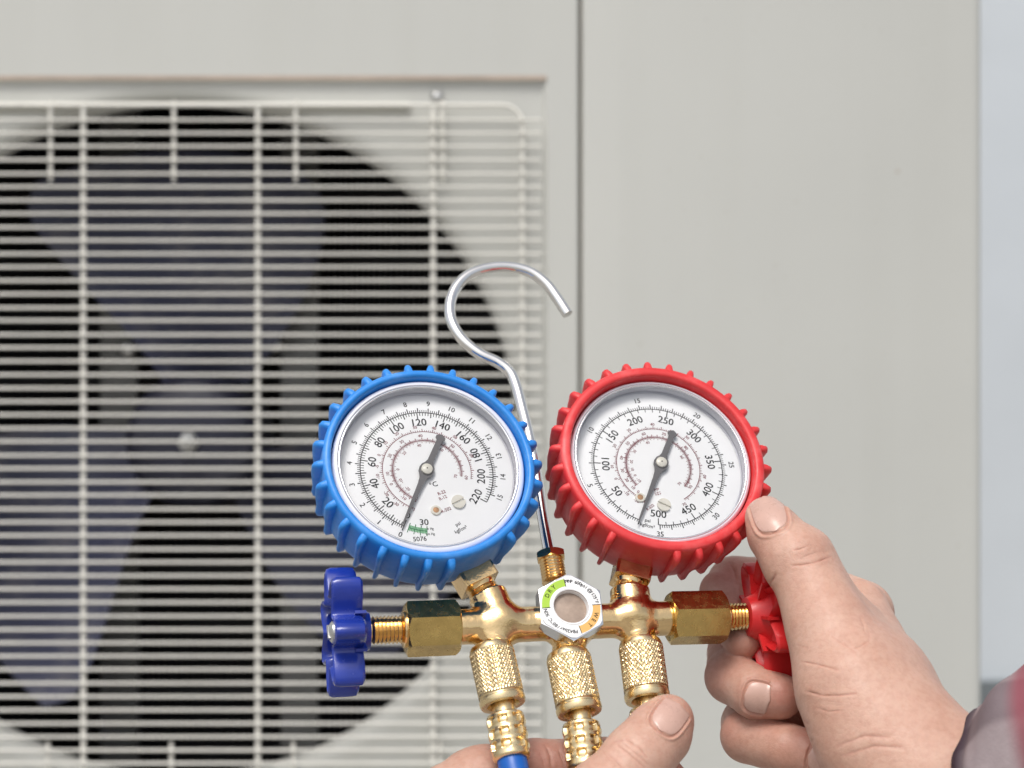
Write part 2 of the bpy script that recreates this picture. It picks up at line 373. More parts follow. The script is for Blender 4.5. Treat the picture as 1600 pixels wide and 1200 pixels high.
def mat_plaid():
    m, n, l, b = mat_new('plaid_cloth')
    uv = n.new('ShaderNodeUVMap'); sx = n.new('ShaderNodeSeparateXYZ'); l.new(uv.outputs[0], sx.inputs[0])
    def stripe(sock, freq, off, width, col, prev):
        ma = n.new('ShaderNodeMath'); ma.operation = 'MULTIPLY_ADD'; ma.inputs[1].default_value = freq; ma.inputs[2].default_value = off; l.new(sock, ma.inputs[0])
        fr = n.new('ShaderNodeMath'); fr.operation = 'PINGPONG'; fr.inputs[1].default_value = .5; l.new(ma.outputs[0], fr.inputs[0])
        lt = n.new('ShaderNodeMapRange'); lt.interpolation_type = 'SMOOTHSTEP'; l.new(fr.outputs[0], lt.inputs['Value'])
        for kk, vv in (('From Min', width / 2 - .025), ('From Max', width / 2 + .025), ('To Min', 1.), ('To Max', 0.)): lt.inputs[kk].default_value = vv
        sc = n.new('ShaderNodeMath'); sc.operation = 'MULTIPLY'; sc.inputs[1].default_value = .75; l.new(lt.outputs[0], sc.inputs[0])
        mx = n.new('ShaderNodeMix'); mx.data_type = 'RGBA'; l.new(sc.outputs[0], mx.inputs['Factor']); l.new(prev, mx.inputs['A']); mx.inputs['B'].default_value = (*col, 1); return mx.outputs['Result']
    t = tex(n, l, 80); c = ramp(n, l, t.outputs['Fac'], [(.3, (.27, .22, .225)), (.7, (.36, .30, .305))]).outputs[0]
    c = stripe(sx.outputs[0], 3, .30, .22, (.15, .115, .125), c)
    c = stripe(sx.outputs[1], 1, .73, .10, (.27, .06, .08), c)
    c = stripe(sx.outputs[1], .6, 0, .075, (.035, .02, .032), c); c = stripe(sx.outputs[1], .6, 0, .06, (.035, .02, .032), c)
    l.new(c, b.inputs['Base Color']); b.inputs['Roughness'].default_value = .9; b.inputs['Specular IOR Level'].default_value = .15
    bump(n, l, tex(n, l, 1500, 2).outputs['Fac'], b, .5, .0004); return m
MT['plaid'] = mat_plaid()
#__SETTING__
# ------------------------------------------------------------------ the setting
ZU = -600.0                                   # bench z of the unit's front sheet
bx = lambda px: (px - 800) * .45              # photo pixels -> mm on the unit's front
by = lambda py: (600 - py) * .45
GY = -CAM_H * 1000                            # ground level in bench y
def TM(x, y, z): return IDM @ Matrix.Translation((x * .001, y * .001, z * .001))
m = MB(); G = 60000
V = []; n = 24; F = []
for i in range(n + 1):
    for j in range(n + 1):
        f = lambda t: math.copysign(abs(t) ** 2.5, t) * G
        V.append((f(2 * i / n - 1), GY, -600 + f(2 * j / n - 1)))
for i in range(n):
    for j in range(n): F.append((i * (n + 1) + j, i * (n + 1) + j + 1, (i + 1) * (n + 1) + j + 1, (i + 1) * (n + 1) + j))
m.add(V, F); tag(m.build('ground', MT['ground'], None, IDM, 0), 'grey concrete paving under the outdoor unit', kind='structure')
ZW = -1800.0
e = empty('building_wall', TM(200, GY, ZW)); tag(e, 'pale blue-white rendered wall with a grey plinth behind the outdoor unit', 'wall')
m = MB(); m.box((200, GY + 1500, ZW - 60), (3200, 1497, 60)); m.build('render_coat', MT['wall'], e, IDM, 0)
m = MB(); m.box((200, GY + 68, ZW + 3), (3200, 66, 14)); m.build('plinth', MT['plinth'], e, IDM, 0)

# ------------------------------------------------------------------ the outdoor unit
X0, X1, XS = -540.0, bx(1536), bx(908)         # left edge, right edge, seam between fan panel and service panel
Y0, Y1 = GY + 90, GY + 985
unit_e = empty('outdoor_unit', TM((X0 + X1) / 2, Y0 - 90, ZU - 170))
tag(unit_e, 'beige outdoor air conditioner unit with a round fan opening behind a wire guard', 'air conditioner')
FC = (bx(275), by(690)); FR = 531 * .45
def fan_panel():
    m = MB(); ex = 4.0
    rx0, rx1, ry0, ry1 = 2 * FC[0] - bx(856), bx(856), by(1262), by(121)
    ang = sorted(set([2 * math.pi * i / 120 for i in range(120)] + [math.atan2(y - FC[1], x - FC[0]) % (2 * math.pi) for x in (rx0, rx1) for y in (ry0, ry1)]))
    def onrect(a, x0, x1, y0, y1):
        c, s = math.cos(a), math.sin(a); t = 1e9
        if c > 1e-9: t = min(t, (x1 - FC[0]) / c)
        if c < -1e-9: t = min(t, (x0 - FC[0]) / c)
        if s > 1e-9: t = min(t, (y1 - FC[1]) / s)
        if s < -1e-9: t = min(t, (y0 - FC[1]) / s)
        return FC[0] + c * t, FC[1] + s * t
    rings = []
    rings.append([(*onrect(a, X0, XS - 1.0, Y0, Y1), ZU - 5) for a in ang])          # outer folded edge
    rings.append([(*onrect(a, X0 + 2, XS - 3.0, Y0 + 2, Y1 - 2), ZU) for a in ang])
    rings.append([(*onrect(a, rx0, rx1, ry0, ry1), ZU) for a in ang])
    d = 3.6
    rings.append([(*onrect(a, rx0 + d * .5, rx1 - d * .5, ry0 + d * .5, ry1 - d * .5), ZU - 1.2) for a in ang])
    rings.append([(*onrect(a, rx0 + d, rx1 - d, ry0 + d, ry1 - d), ZU - ex) for a in ang])
    for r, z in ((FR + 15, -ex), (FR + 11, -ex - .2), (FR + 6, -ex - 1.5), (FR + 2.4, -ex - 5), (FR + .6, -ex - 9), (FR, -ex - 14), (FR + 1, -ex - 22), (FR + 12, -ex - 30), (FR + 16, -70)):
        rings.append([(FC[0] + r * math.cos(a), FC[1] + r * math.sin(a), ZU + z) for a in ang])
    n = len(ang); V = [p for r in rings for p in r]; F = []
    for k in range(len(rings) - 1):
        for i in range(n): F.append((k * n + i, k * n + (i + 1) % n, (k + 1) * n + (i + 1) % n, (k + 1) * n + i))
    F = [tuple(reversed(f)) for f in F]
    m.add(V, F); return m
fan_panel().build('fan_panel', MT['cabinet'], unit_e, IDM, 30)
m = MB(); P = []
def sheet(x0, x1, prof):       # a service panel pressed with shallow vertical creases
    return [(x0, ZU - 14), (x0 - .2, ZU - 2.2), (x0 + 1.2, ZU - .6), (x0 + 2.6, ZU)] + prof + [(x1 - 7, ZU), (x1 - 3.5, ZU - .9), (x1 - 1.2, ZU - 3), (x1, ZU - 7), (x1, ZU - 330)]
prof = sheet(XS + 1.0, X1, [(bx(950), ZU), (bx(962), ZU + 1.0), (bx(972), ZU + 1.2), (bx(1460), ZU + 1.2), (bx(1468), ZU + .3), (bx(1480), ZU + .3), (bx(1488), ZU - .6)])
V = [(x, y, z) for y in (Y0, Y1) for x, z in prof]; k = len(prof)
m.add(V, [(i, i + 1, k + i + 1, k + i) for i in range(k - 1)]); sp = m.build('service_panel', MT['cabinet'], unit_e, IDM, 40)
m = MB()
for x, y in ((1402, 268),): m.lathe([(.0, .3), (.8, .25), (1.2, 0)], 10, M=Matrix.Translation((bx(x), by(y), ZU + 1.2)))
m.build('paint_blemish', MT['shroud'], sp, IDM, 60)
m = MB(); m.box(((bx(856) + 2 * FC[0] - bx(856)) / 2, by(121.5), ZU - .6), ((bx(856) - FC[0]) - 1, 1.5, 1.0)); m.build('lip_shade_strip', MT['lip_shade'], unit_e, IDM, 0)  # added thin strip painting the shadow line under the recess's top lip
m = MB(); m.box((XS, (Y0 + Y1) / 2, ZU - 11), (9, (Y1 - Y0) / 2 - 2, 2)); m.build('seam_flange', MT['shroud'], unit_e, IDM, 0)
m = MB(); m.box(((X0 + X1) / 2, Y1 + 8, ZU - 170), ((X1 - X0) / 2 + 4, 9, 176)); m.build('top_cover', MT['cabinet'], unit_e, IDM, 0)
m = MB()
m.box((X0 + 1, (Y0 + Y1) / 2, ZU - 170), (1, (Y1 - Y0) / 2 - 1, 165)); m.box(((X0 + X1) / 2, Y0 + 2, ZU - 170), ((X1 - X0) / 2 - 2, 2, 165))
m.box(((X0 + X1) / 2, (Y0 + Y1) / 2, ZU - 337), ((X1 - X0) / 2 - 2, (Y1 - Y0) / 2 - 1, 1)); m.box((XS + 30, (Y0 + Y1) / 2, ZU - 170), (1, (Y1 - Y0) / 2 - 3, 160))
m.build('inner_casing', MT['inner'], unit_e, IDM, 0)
for sx in (X0 + 120, X1 - 120):
    m = MB(); m.box((sx, GY + 46, ZU - 170), (30, 44, 170)); m.build('foot', MT['inner'], unit_e, IDM, 0)
# condenser fins deep inside
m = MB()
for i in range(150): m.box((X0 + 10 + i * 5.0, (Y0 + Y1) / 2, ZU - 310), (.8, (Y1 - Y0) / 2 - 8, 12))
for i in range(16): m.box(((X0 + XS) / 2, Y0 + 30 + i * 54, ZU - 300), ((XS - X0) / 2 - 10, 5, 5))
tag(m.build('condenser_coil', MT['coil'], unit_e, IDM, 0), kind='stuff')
for px in (468, 186):
    m = MB(); m.box((bx(px) * 1.17, (Y0 + Y1) / 2, ZU - 205), (15, (Y1 - Y0) / 2 - 6, 2)); m.box((bx(px) * 1.17 + 14, (Y0 + Y1) / 2, ZU - 211), (1, (Y1 - Y0) / 2 - 6, 6))
    br = m.build('motor_bracket', MT['bracket'], unit_e, IDM, 0)
# fan: hub, three blades, shaft nut
FX, FY = bx(290) * 1.07, by(692) * 1.07
m = MB(); m.lathe([(0, ZU - 96), (20, ZU - 97), (42, ZU - 101), (50, ZU - 108), (53, ZU - 120), (54, ZU - 178), (0, ZU - 178)], 48, M=Matrix.Translation((FX, FY, 0)))
fan = m.build('fan', MT['hub'], unit_e, IDM, 35); fan['label'] = 'dark navy three-blade fan behind the wire guard'
def blade(a0):
    m = MB(); nr, na = 14, 10; V = []; F = []
    for side in (0, 1):
        for i in range(nr + 1):
            t = i / nr; r = 48 + (FR - 8 - 48) * t
            cen = R_(a0 + 12 * t); wid = R_(60 + 8 * math.sin(t * math.pi))
            if t > .9: wid *= 1 - (t - .9) * 1.6
            for j in range(na + 1):
                s = j / na - .5; a = cen + wid * s
                V.append((FX + r * math.cos(a), FY + r * math.sin(a), ZU - 140 + s * 74 - 14 * (1 - 4 * s * s) - side * 3.0))
    o = (nr + 1) * (na + 1); ix = lambda i, j: i * (na + 1) + j
    for i in range(nr):
        for j in range(na):
            q = (ix(i, j), ix(i + 1, j), ix(i + 1, j + 1), ix(i, j + 1)); F.append(q); F.append(tuple(o + x for x in reversed(q)))
    rim = [ix(i, 0) for i in range(nr + 1)] + [ix(nr, j) for j in range(1, na + 1)] + [ix(i, na) for i in range(nr - 1, -1, -1)] + [ix(0, j) for j in range(na - 1, 0, -1)]
    for a, b in zip(rim, rim[1:] + rim[:1]): F.append((b, a, o + a, o + b))
    m.add(V, F); return m
for a0 in (84, 204, 324): blade(a0).build('blade', MT['blade'], fan, IDM, 40)
m = MB(); m.lathe([(0, ZU - 78), (3.0, ZU - 78), (3.6, ZU - 80), (3.6, ZU - 86), (6.6, ZU - 86.5), (6.6, ZU - 94), (8, ZU - 95), (8, ZU - 98), (0, ZU - 98)], 6, M=Matrix.Translation((FX, FY, 0)))
m.build('shaft_nut', MT['zinc'], fan, IDM, 20)
for px, py in ((200, 545), (428, 540)):
    m = MB(); m.lathe([(0, 4), (5, 4), (7, 2.5), (8, 0), (0, -.5)], 20, M=Matrix.Translation((bx(px) * 1.165, by(py) * 1.165, ZU - 199)))
    m.build('screw', MT['zinc'], unit_e, IDM, 40)
# wire guard
ZG = ZU + 6
gx0, gx1, gy0, gy1 = 2 * FC[0] - bx(816), bx(816), by(1218), by(166)
c = 14; cor = []
for cx, cy, a in ((gx1 - c, gy1 - c, 0), (gx0 + c, gy1 - c, 90), (gx0 + c, gy0 + c, 180), (gx1 - c, gy0 + c, 270)):
    for t in np.linspace(0, 90, 7): cor.append((cx + c * math.cos(R_(a + t)), cy + c * math.sin(R_(a + t)), ZG - 2))
m = MB(); m.tube(cor + cor[:2], 1.5, 10); guard = m.build('fan_guard', MT['cabinet_lip'], unit_e, IDM, 60)
guard['label'] = 'cream wire guard of close horizontal wires'
def rod(ax, L, r, seg=10, caps=False):
    m = MB(); P = np.zeros((3, 3)); P[:, ax] = (-L / 2, 0, L / 2); m.tube(P, r, seg)
    if caps: m.box((0, -L / 2, 0), (r * 1.25, 1.0, r * 1.1))
    return mesh_data('wire', m.V, m.F, MT['cabinet_lip'], 50)
wire = rod(0, gx1 - gx0 + 27, 1.0)
k = 0; y = by(189.5)
while y > gy0 + 2:
    ob('wire', wire, guard, TM((gx0 + gx1) / 2, y + rng.normal(0, .12), ZG)); y -= 20.85 * .45
def vrod(px, ya, yb, r, nm='upright_rod'):
    L = by(ya) - by(yb); ob(nm, rod(1, L, r), guard, TM(bx(px), (by(ya) + by(yb)) / 2, ZG - 3))
vrod_l = [(132, 168, 1216), (404, 168, 1216), (677, 168, 1216), (-140, 168, 1216)]
for px, a, b in vrod_l: vrod(px, a, b, 1.9)
for px in (81, 273, 463, 692): vrod(px, 158, 285, 1.5, 'short_rod'); vrod(px - 4, 1158, 1216, 1.5, 'short_rod')
m = MB(); m.box((bx(160), by(163), ZU - 1), ((bx(640) - bx(-320)) / 2, 1.8, 1.4)); m.build('top_bar', MT['cabinet_lip'], guard, IDM, 0)
def screw(px, py):
    m = MB(); m.lathe([(0, 4.2), (2.2, 4.1), (4.0, 3), (4.8, 1.2), (4.9, 0), (0, -.2)], 24); m.box((0, 0, 4.1), (3.2, .5, .35)); m.box((0, 0, 4.12), (.5, 3.2, .35))
    m.lathe([(0, .5), (6.6, .4), (7.0, -.4), (0, -.5)], 24)
    m.build('screw', MT['zinc'], unit_e, TM(bx(px), by(py), ZU - 6 + .8), 40)
screw(683, 150)

# ------------------------------------------------------------------ the manifold gauge set
def rotv(tx, ty):
    w = np.array([tx, ty, 0.]); t = np.linalg.norm(w); k = w / t; K = np.array([[0, -k[2], k[1]], [k[2], 0, -k[0]], [-k[1], k[0], 0]])
    return np.eye(3) + math.sin(t) * K + (1 - math.cos(t)) * K @ K
CAMP = np.array([0, 0, D0])
def ray_plane(px, py, P, n):
    d = unp(px, py, 0) - CAMP; return CAMP + ((P - CAMP) @ n) / (d @ n) * d
NV = np.array([.19, .519, 0]); NV[2] = math.sqrt(1 - NV @ NV)             # the way the set faces
UV_ = np.array([1, 0.0, 0.]); UV_[2] = -(UV_ @ NV) / NV[2]; UV_ = unit(UV_)  # along the bar
VV = np.cross(NV, UV_)
ORG = ray_plane(893, 965, unp(667.2, 735.8, 0) - 13 * NV, NV)
RM = np.stack([UV_, VV, NV], 1)
MF = frame(ORG, UV_, VV, NV)
def ml(px, py, n=0.0):           # photo pixel -> manifold frame (mm) on the plane at height n
    X = ray_plane(px, py, ORG + n * NV, NV) - ORG; return np.array([X @ UV_, X @ VV, n])
def mw(p): return ORG + RM @ np.asarray(p, float)     # manifold frame -> bench
set_e = empty('manifold_gauge_set', Matrix.Translation(Vector(w3(ORG))))
tag(set_e, 'brass refrigerant manifold with one blue and one red pressure gauge and a steel hook', 'gauge set')

_tc = {}
def glyphs(s):
    if s not in _tc:
        cu = bpy.data.curves.new('t', 'FONT'); cu.body = s; cu.size = 1; cu.align_x = 'CENTER'; cu.align_y = 'CENTER'; cu.resolution_u = 3
        o = bpy.data.objects.new('t', cu); COL.objects.link(o); dg = bpy.context.evaluated_depsgraph_get()
        me = bpy.data.meshes.new_from_object(o.evaluated_get(dg))
        V = np.array([v.co[:] for v in me.vertices]) if len(me.vertices) else np.zeros((0, 3)); F = [tuple(p.vertices) for p in me.polygons]
        bpy.data.objects.remove(o); bpy.data.curves.remove(cu); bpy.data.meshes.remove(me); _tc[s] = (V, F)
    return _tc[s]
def text(m, s, x, y, ang, cap, z, wid=1.0):
    V, F = glyphs(s)
    if not len(V): return
    sc = cap / .70; c, sn = math.cos(ang), math.sin(ang)
    for q, (ox, oy) in enumerate(((0, 0), (-.022, .008), (.022, -.008))):     # slightly bolder strokes
        m.add([(x + ox * cap + sc * (wid * v[0] * c - v[1] * sn), y + oy * cap + sc * (wid * v[0] * sn + v[1] * c), z + q * .006) for v in V], F)
def tick(m, a, r0, r1, w, z):
    c, s = math.cos(a), math.sin(a); h = w / 2
    m.add([(r0 * c + h * s, r0 * s - h * c, z), (r1 * c + h * s, r1 * s - h * c, z), (r1 * c - h * s, r1 * s + h * c, z), (r0 * c - h * s, r0 * s + h * c, z)], [(0, 1, 2, 3)])
def arc(m, a0, a1, r0, r1, z, n=None):
    n = n or max(2, int(abs(a1 - a0) / R_(2.5)))
    V = []
    for i in range(n + 1):
        a = a0 + (a1 - a0) * i / n; V += [(r0 * math.cos(a), r0 * math.sin(a), z), (r1 * math.cos(a), r1 * math.sin(a), z)]
    m.add(V, [(2 * i, 2 * i + 1, 2 * i + 3, 2 * i + 2) if a1 > a0 else (2 * i + 2, 2 * i + 3, 2 * i + 1, 2 * i) for i in range(n)])

def gauge(colour, cpx, cpy, z0, tilt, a0, da, rt, stem_a, boot, k_max, psi_max):
    Rg = rotv(*tilt); c = unp(cpx, cpy, z0); M = frame(c, Rg[:, 0], Rg[:, 1], Rg[:, 2]); n = Rg[:, 2]; S = rt / 25.49
    def lc(px, py, h=0.):
        X = ray_plane(px, py, c + h * n, n) - c; return np.array([X @ Rg[:, 0], X @ Rg[:, 1]])
    A0, DA = R_(a0), R_(da); ka = lambda k: A0 - k * DA; pa = lambda p: A0 - p / 14.2233 * DA
    rin = 34.5 if colour == 'blue' else 33.8
    # steel case behind the dial and bezel ring over the lens edge
    m = MB(); m.lathe([(0, -18), (33.0, -18), (rin - .3, -17), (rin - .3, 3.2), (rin - .5, 4.2), (rin - 1.1, 4.8), (32.4, 5.0), (31.9, 4.6), (31.6, 3.6), (31.4, -.3), (0, -.4)], 96)
    g = m.build('pressure_gauge', MT['dial_wall'], set_e, M, 40); g['label'] = f'{colour} rubber-booted round pressure gauge'
    m = MB(); m.lathe([(31.3, 0), (0, 0)], 96); m.F = m.F[:-1]; m.build('dial', MT['dial'], g, M, 0)
    m = MB(); m.lathe([(31.25, .2), (31.2, .45), (30.9, .45), (30.8, .2)], 96, close=True); m.build('dial_ring', MT['dial_wall'], g, M, 40)
    for rr, zz, mt in ((31.6, 4.75, 'steel'),):
        m = MB(); m.lathe([(rr + .4 * math.cos(t), zz + .35 * math.sin(t)) for t in np.linspace(0, 2 * math.pi, 10, endpoint=False)], 96, close=True); m.build('bezel_ring', MT[mt], g, M, 60)
    m = MB(); m.lathe([(31.3, 3.9), (29, 4.2), (20, 4.45), (0, 4.5)], 72); m.F = m.F[:-1]; m.build('lens', MT['lens'], g, M, 60)
    # rubber boot
    m = MB()
    fz, fr_ = (.9, .1) if colour == 'blue' else (1.6, .3)
    prof = [(rin, -2), (rin + .1, 5.2 + fz), (rin + .4, 6.1 + fz), (rin + 1.1, 6.5 + fz), (36.7 + fr_, 6.3 + fz), (37.3 + fr_, 5.6 + fz), (37.5 + fr_, 4.0 + fz), (37.6 + fr_ * .3, -6), (37.0, -14.0), (36.4, -15.8), (35.4, -16.6), (33, -16.9), (28, -16.9), (28, -16.3), (rin, -16.2)]
    m.lathe(prof, 120, close=True); m.build('rubber_boot', MT[boot], g, M, 50)
    rb = MB(); ny = 7; V = []
    def rib_sec(z, hgt, wd):
        b0 = 37.5 + fr_ * min(1, max(0, (z + 10) / 14)) - .6 * max(0, -z - 4) / 12
        return [(b0 - 1.0, -wd * 1.25, z), (b0 + hgt * .55, -wd * .95, z), (b0 + hgt * .92, -wd * .6, z), (b0 + hgt, 0, z), (b0 + hgt * .92, wd * .6, z), (b0 + hgt * .55, wd * .95, z), (b0 - 1.0, wd * 1.25, z)]
    secs = [rib_sec(5.7 + fz, -.8, .7), rib_sec(5.3 + fz, 1.6, 1.1), rib_sec(4.5 + fz, 3.0, 1.3), rib_sec(2.8 + fz, 3.5, 1.3), rib_sec(-2, 3.0, 1.05), rib_sec(-10, 2.0, .85), rib_sec(-15.0, 2.1, .8), rib_sec(-17.2, 1.5, .8), rib_sec(-17.8, .2, .7)]
    V = [v for s in secs for v in s]; F = [(i * 7 + j, i * 7 + j + 1, (i + 1) * 7 + j + 1, (i + 1) * 7 + j) for i in range(len(secs) - 1) for j in range(6)]
    F += [tuple(range(6, -1, -1)), tuple(range(7 * len(secs) - 7, 7 * len(secs)))]
    rme = mesh_data('rib', V, F, MT[boot], 70)
    for i in range(30):
        a = R_(stem_a + 6 + 12 * i)
        dlt = (math.degrees(a) - stem_a + 180) % 360 - 180
        if abs(dlt) < 17: continue
        ob('rib', rme, g, M @ Matrix.Rotation(a, 4, 'Z'))
    # printed scales
    z = .06
    bk = MB(); rc = rt - 1.83 * S; w = .2
    arc(bk, A0, pa(psi_max), rc - .15, rc + .15, z)
    nk = int(k_max * (10 if colour == 'blue' else 5))
    for i in range(nk + 1):
        k = i * k_max / nk; mj = (i % 10 == 0) if colour == 'blue' else (i % 5 == 0); md = (i % 5 == 0)
        tick(bk, ka(k), rc, rt if (mj or md) else rc + 1.05 * S, .36 if mj or md else .25, z)
    stp = 2 if colour == 'blue' else 10
    for p in range(0, psi_max + 1, stp):
        mj = p % (20 if colour == 'blue' else 50) == 0; md = p % (10 if colour == 'blue' else 50) == 0
        if colour == 'red' and p % 50 == 25: md = True
        tick(bk, pa(p), rc, rc - (2.5 if mj else 2.0 if md else 1.3) * S, .36 if mj or md else .25, z)
    lo, hi = (25, 210) if colour == 'blue' else (-10, 165)
    def num(m, s, a, r, cap, wid=1.0):
        d = (math.degrees(a) + 90) % 360 - 90
        text(m, s, r * math.cos(a), r * math.sin(a), a - math.pi / 2 if lo <= d <= hi else a + math.pi / 2, cap, z, wid)
    for k in range(0, int(k_max) + 1, 1 if colour == 'blue' else 5):
        if colour == 'red' and k == 0: continue
        num(bk, str(k), ka(k), rt + 1.85 * S, 1.9)
    for p in range(0, psi_max + 1, 20 if colour == 'blue' else 50):
        if p == 0 and colour == 'red': continue
        num(bk, str(p), pa(p) - (R_(4) if p == 0 else 0) * 0, rc - 4.15 * S, 2.8 if p else 2.1)
    rd = MB()
    def ptext(m, s, px, py, deg, cap, wid=1.0):
        x, y = lc(px, py); text(m, s, x, y, R_(deg), cap, z, wid)
    def pink(r, aa, ab, step, lout, lin, up, both):
        arc(rd, R_(aa), R_(ab), r - .11, r + .11, z)
        i = 0; a = aa
        while a >= ab:
            L = 1.15 if i % 5 == 0 else .65
            tick(rd, R_(a), r, r + L, .26 if i % 5 == 0 else .18, z)
            if both: tick(rd, R_(a + .8), r - (1.1 if i % 4 == 0 else .6), r, .14, z)
            a -= step * (1 + .15 * math.sin(i * .35)); i += 1
        for s, a in lout: num(rd, s, R_(a), r + 1.9, 1.15)
        for s, a in lin: num(rd, s, R_(a), r - 1.9, 1.05)
    if colour == 'blue':
        ang = lambda px, py: math.degrees(math.atan2(*lc(px, py)[::-1])) % 360
        pink(15.8, 252, -9, 2.6, [(s, ang(*p)) for s, p in (('-30', (616, 790)), ('-20', (601, 773)), ('-10', (589, 745)), ('-5', (588, 729)), ('0', (592, 711)), ('10', (603, 693)), ('20', (619, 677)), ('30', (648, 668)), ('40', (678, 669)), ('50', (710, 684)), ('60', (737, 712)))], [], 0, False)
        pink(12.2, 250, -8, 1.9, [(s, a) for s, a in (('-10', 232), ('0', 205), ('10', 188), ('20', 158), ('30', 128), ('40', 98), ('50', 48), ('60', -8))], [(s, a) for s, a in (('-20', 226), ('-10', 206), ('0', 180), ('20', 140), ('40', 104), ('50', 58), ('70', -9))], 0, True)
        for s, px, py, d, cp in (('R-22', 690, 770, 27, 1.25), ('R-12', 692, 778, 27, 1.25), ('R-502', 697, 797, 25, 1.25)): ptext(rd, s, px, py, d, cp, .9)
        ptext(bk, '°C', 677.5, 757.5, 22, 1.9)
        ptext(bk, 'psi', 715.5, 819, 30, 1.3); ptext(bk, 'kgf/cm²', 720, 827.5, 30, 1.3, .9)
        gr = MB(); aa, ab = R_(252.5), R_(268)
        arc(gr, aa, ab, rc - .14, rc + .14, z)
        for i in range(13):
            a = aa + (ab - aa) * i / 12; tick(gr, a, rc - (1.9 if i % 4 == 0 else 1.0), rc + (1.9 if i % 4 == 0 else 1.2), .16 if i % 4 else .3, z)
        bd = MB(); arc(bd, ab, aa, rc - 1.1, rc + .9, z * .5); bd.build('vacuum_band', MT['band_green'], g, M, 0)
        gr.build('vacuum_scale', MT['ink_green'], g, M, 0)
        ptext(bk, '30', 662.5, 816.5, 3, 2.3); ptext(bk, '5076', 656, 842.5, 6, 1.7); ptext(bk, 'in Hg', 672, 826.3, 3, .95, .85); ptext(bk, 'cm Hg', 672.5, 834.5, 3, .95, .85)
        rivet, scr, tip, tail, sdeg = (681, 798), (716, 785), (627, 825), (690.5, 679.5), 30
    else:
        pink(15.3 * S, 246, -58, 2.2, [(s, a) for s, a in (('-20', 237), ('-10', 222), ('0', 200), ('10', 183), ('20', 154), ('30', 124), ('40', 92), ('50', 46), ('60', -12), ('70', -62))], [], 0, False)
        pink(11.8 * S, 222, -42, 1.8, [(s, a) for s, a in (('0', 232), ('10', 222), ('20', 207), ('30', 190), ('40', 168), ('50', 140), ('60', 108), ('70', 76), ('80', 36), ('90', -36))], [(s, a) for s, a in (('-10', 218), ('0', 205), ('10', 190), ('20', 172), ('30', 146), ('40', 108), ('60', 24), ('70', -44))], 0, True)
        for s, px, py, d in (('R-22', 1024.5, 769, -72), ('R-12', 1028.5, 768, -72), ('R-502', 1016, 793, 40)): ptext(rd, s, px, py, d, 1.15, .9)
        ptext(bk, 'psi', 1012, 813.5, -13, 1.35); ptext(bk, 'kgf/cm²', 1011.5, 821.5, -13, 1.35, .95)
        rivet, scr, tip, tail, sdeg = (1000, 778), (1037, 790), (996.5, 819), (1051, 672.5), -25
    bk.build('black_scale', MT['ink'], g, M, 0); rd.build('red_scale', MT['ink_red'], g, M, 0)
    # rivet, slotted adjusting screw, needle
    x, y = lc(*rivet); m = MB(); m.lathe([(0, .5), (1.0, .5), (1.15, .7), (1.75, .65), (1.9, .4), (1.9, .05), (0, .03)], 28, M=Matrix.Translation((x, y, 0))); rv = m.build('rivet', MT['cap'], g, M, 40)
    m = MB(); m.lathe([(0, .62), (1.05, .58), (1.1, .45), (0, .4)], 24, M=Matrix.Translation((x, y, .02))); m.build('rivet_core', MT['copper'], g, M, 40)
    x, y = lc(*scr); m = MB(); T = Matrix.Translation((x, y, 0)) @ Matrix.Rotation(R_(sdeg), 4, 'Z')
    for s in (-1, 1):
        pl = [(2.5 * math.cos(t), s * 2.5 * math.sin(t)) for t in np.linspace(.14, math.pi - .14, 20)]; pl = pl if s > 0 else pl[::-1]
        mm = MB(); mm.prism(pl, .03, .95); m.add([tuple(T @ Vector(v)) for v in mm.V], mm.F)
    m.build('adjusting_screw', MT['cap'], g, M, 30)
    t1 = lc(*tip, 1.6); t2 = lc(*tail, 1.6); hub = lc(667 if colour == 'blue' else 1033.5, 733 if colour == 'blue' else 722.5, 2.0)
    d = unit(np.array([*(t1 - hub)])); L = np.linalg.norm(t1 - hub); q = np.array([-d[1], d[0]]); Lt = np.linalg.norm(t2 - hub)
    def pt(a, b): return tuple(hub + d * a + q * b)
    side = [(L, .08), (L - 3, .34), (6.5, .95), (3.6, 1.3), (2.4, 1.9), (1.6, 2.5), (0, 2.75), (-1.6, 2.4), (-2.6, 1.6), (-4, 1.1), (-Lt + 2.6, 1.0), (-Lt + 1.8, 1.75), (-Lt + .9, 1.75), (-Lt, .25)]
    poly = [pt(a, b) for a, b in side] + [pt(a, -b) for a, b in reversed(side)]
    ar = sum(p[0] * r[1] - r[0] * p[1] for p, r in zip(poly, poly[1:] + poly[:1]))
    if ar < 0: poly = poly[::-1]
    m = MB(); m.prism(poly, 1.35, 1.75); nd = m.build('needle', MT['needle'], g, M, 0)
    m = MB(); m.lathe([(0, 2.75), (.22, 2.75), (.24, 2.95), (1.5, 2.85), (2.0, 2.5), (2.05, 1.75), (0, 1.72)], 32, M=Matrix.Translation((hub[0], hub[1], 0))); m.build('needle_cap', MT['cap'], g, M, 50)
    m = MB(); m.lathe([(0, 2.99), (.27, 2.97), (.3, 2.7), (0, 2.69)], 12, M=Matrix.Translation((hub[0], hub[1], 0))); m.build('needle_pin', MT['ink'], g, M, 50)
    # square brass socket and threaded stem under the case
    ca, sa = math.cos(R_(stem_a)), math.sin(R_(stem_a))
    X = Vector((-sa, ca, 0)); Zs = Vector((ca, sa, 0)); Ys = Vector((0, 0, 1))
    T = Matrix(((X.x, Ys.x, Zs.x, 0), (X.y, Ys.y, Zs.y, 0), (X.z, Ys.z, Zs.z, -12.6), (0, 0, 0, 1)))
    m = MB(); h = 6.4
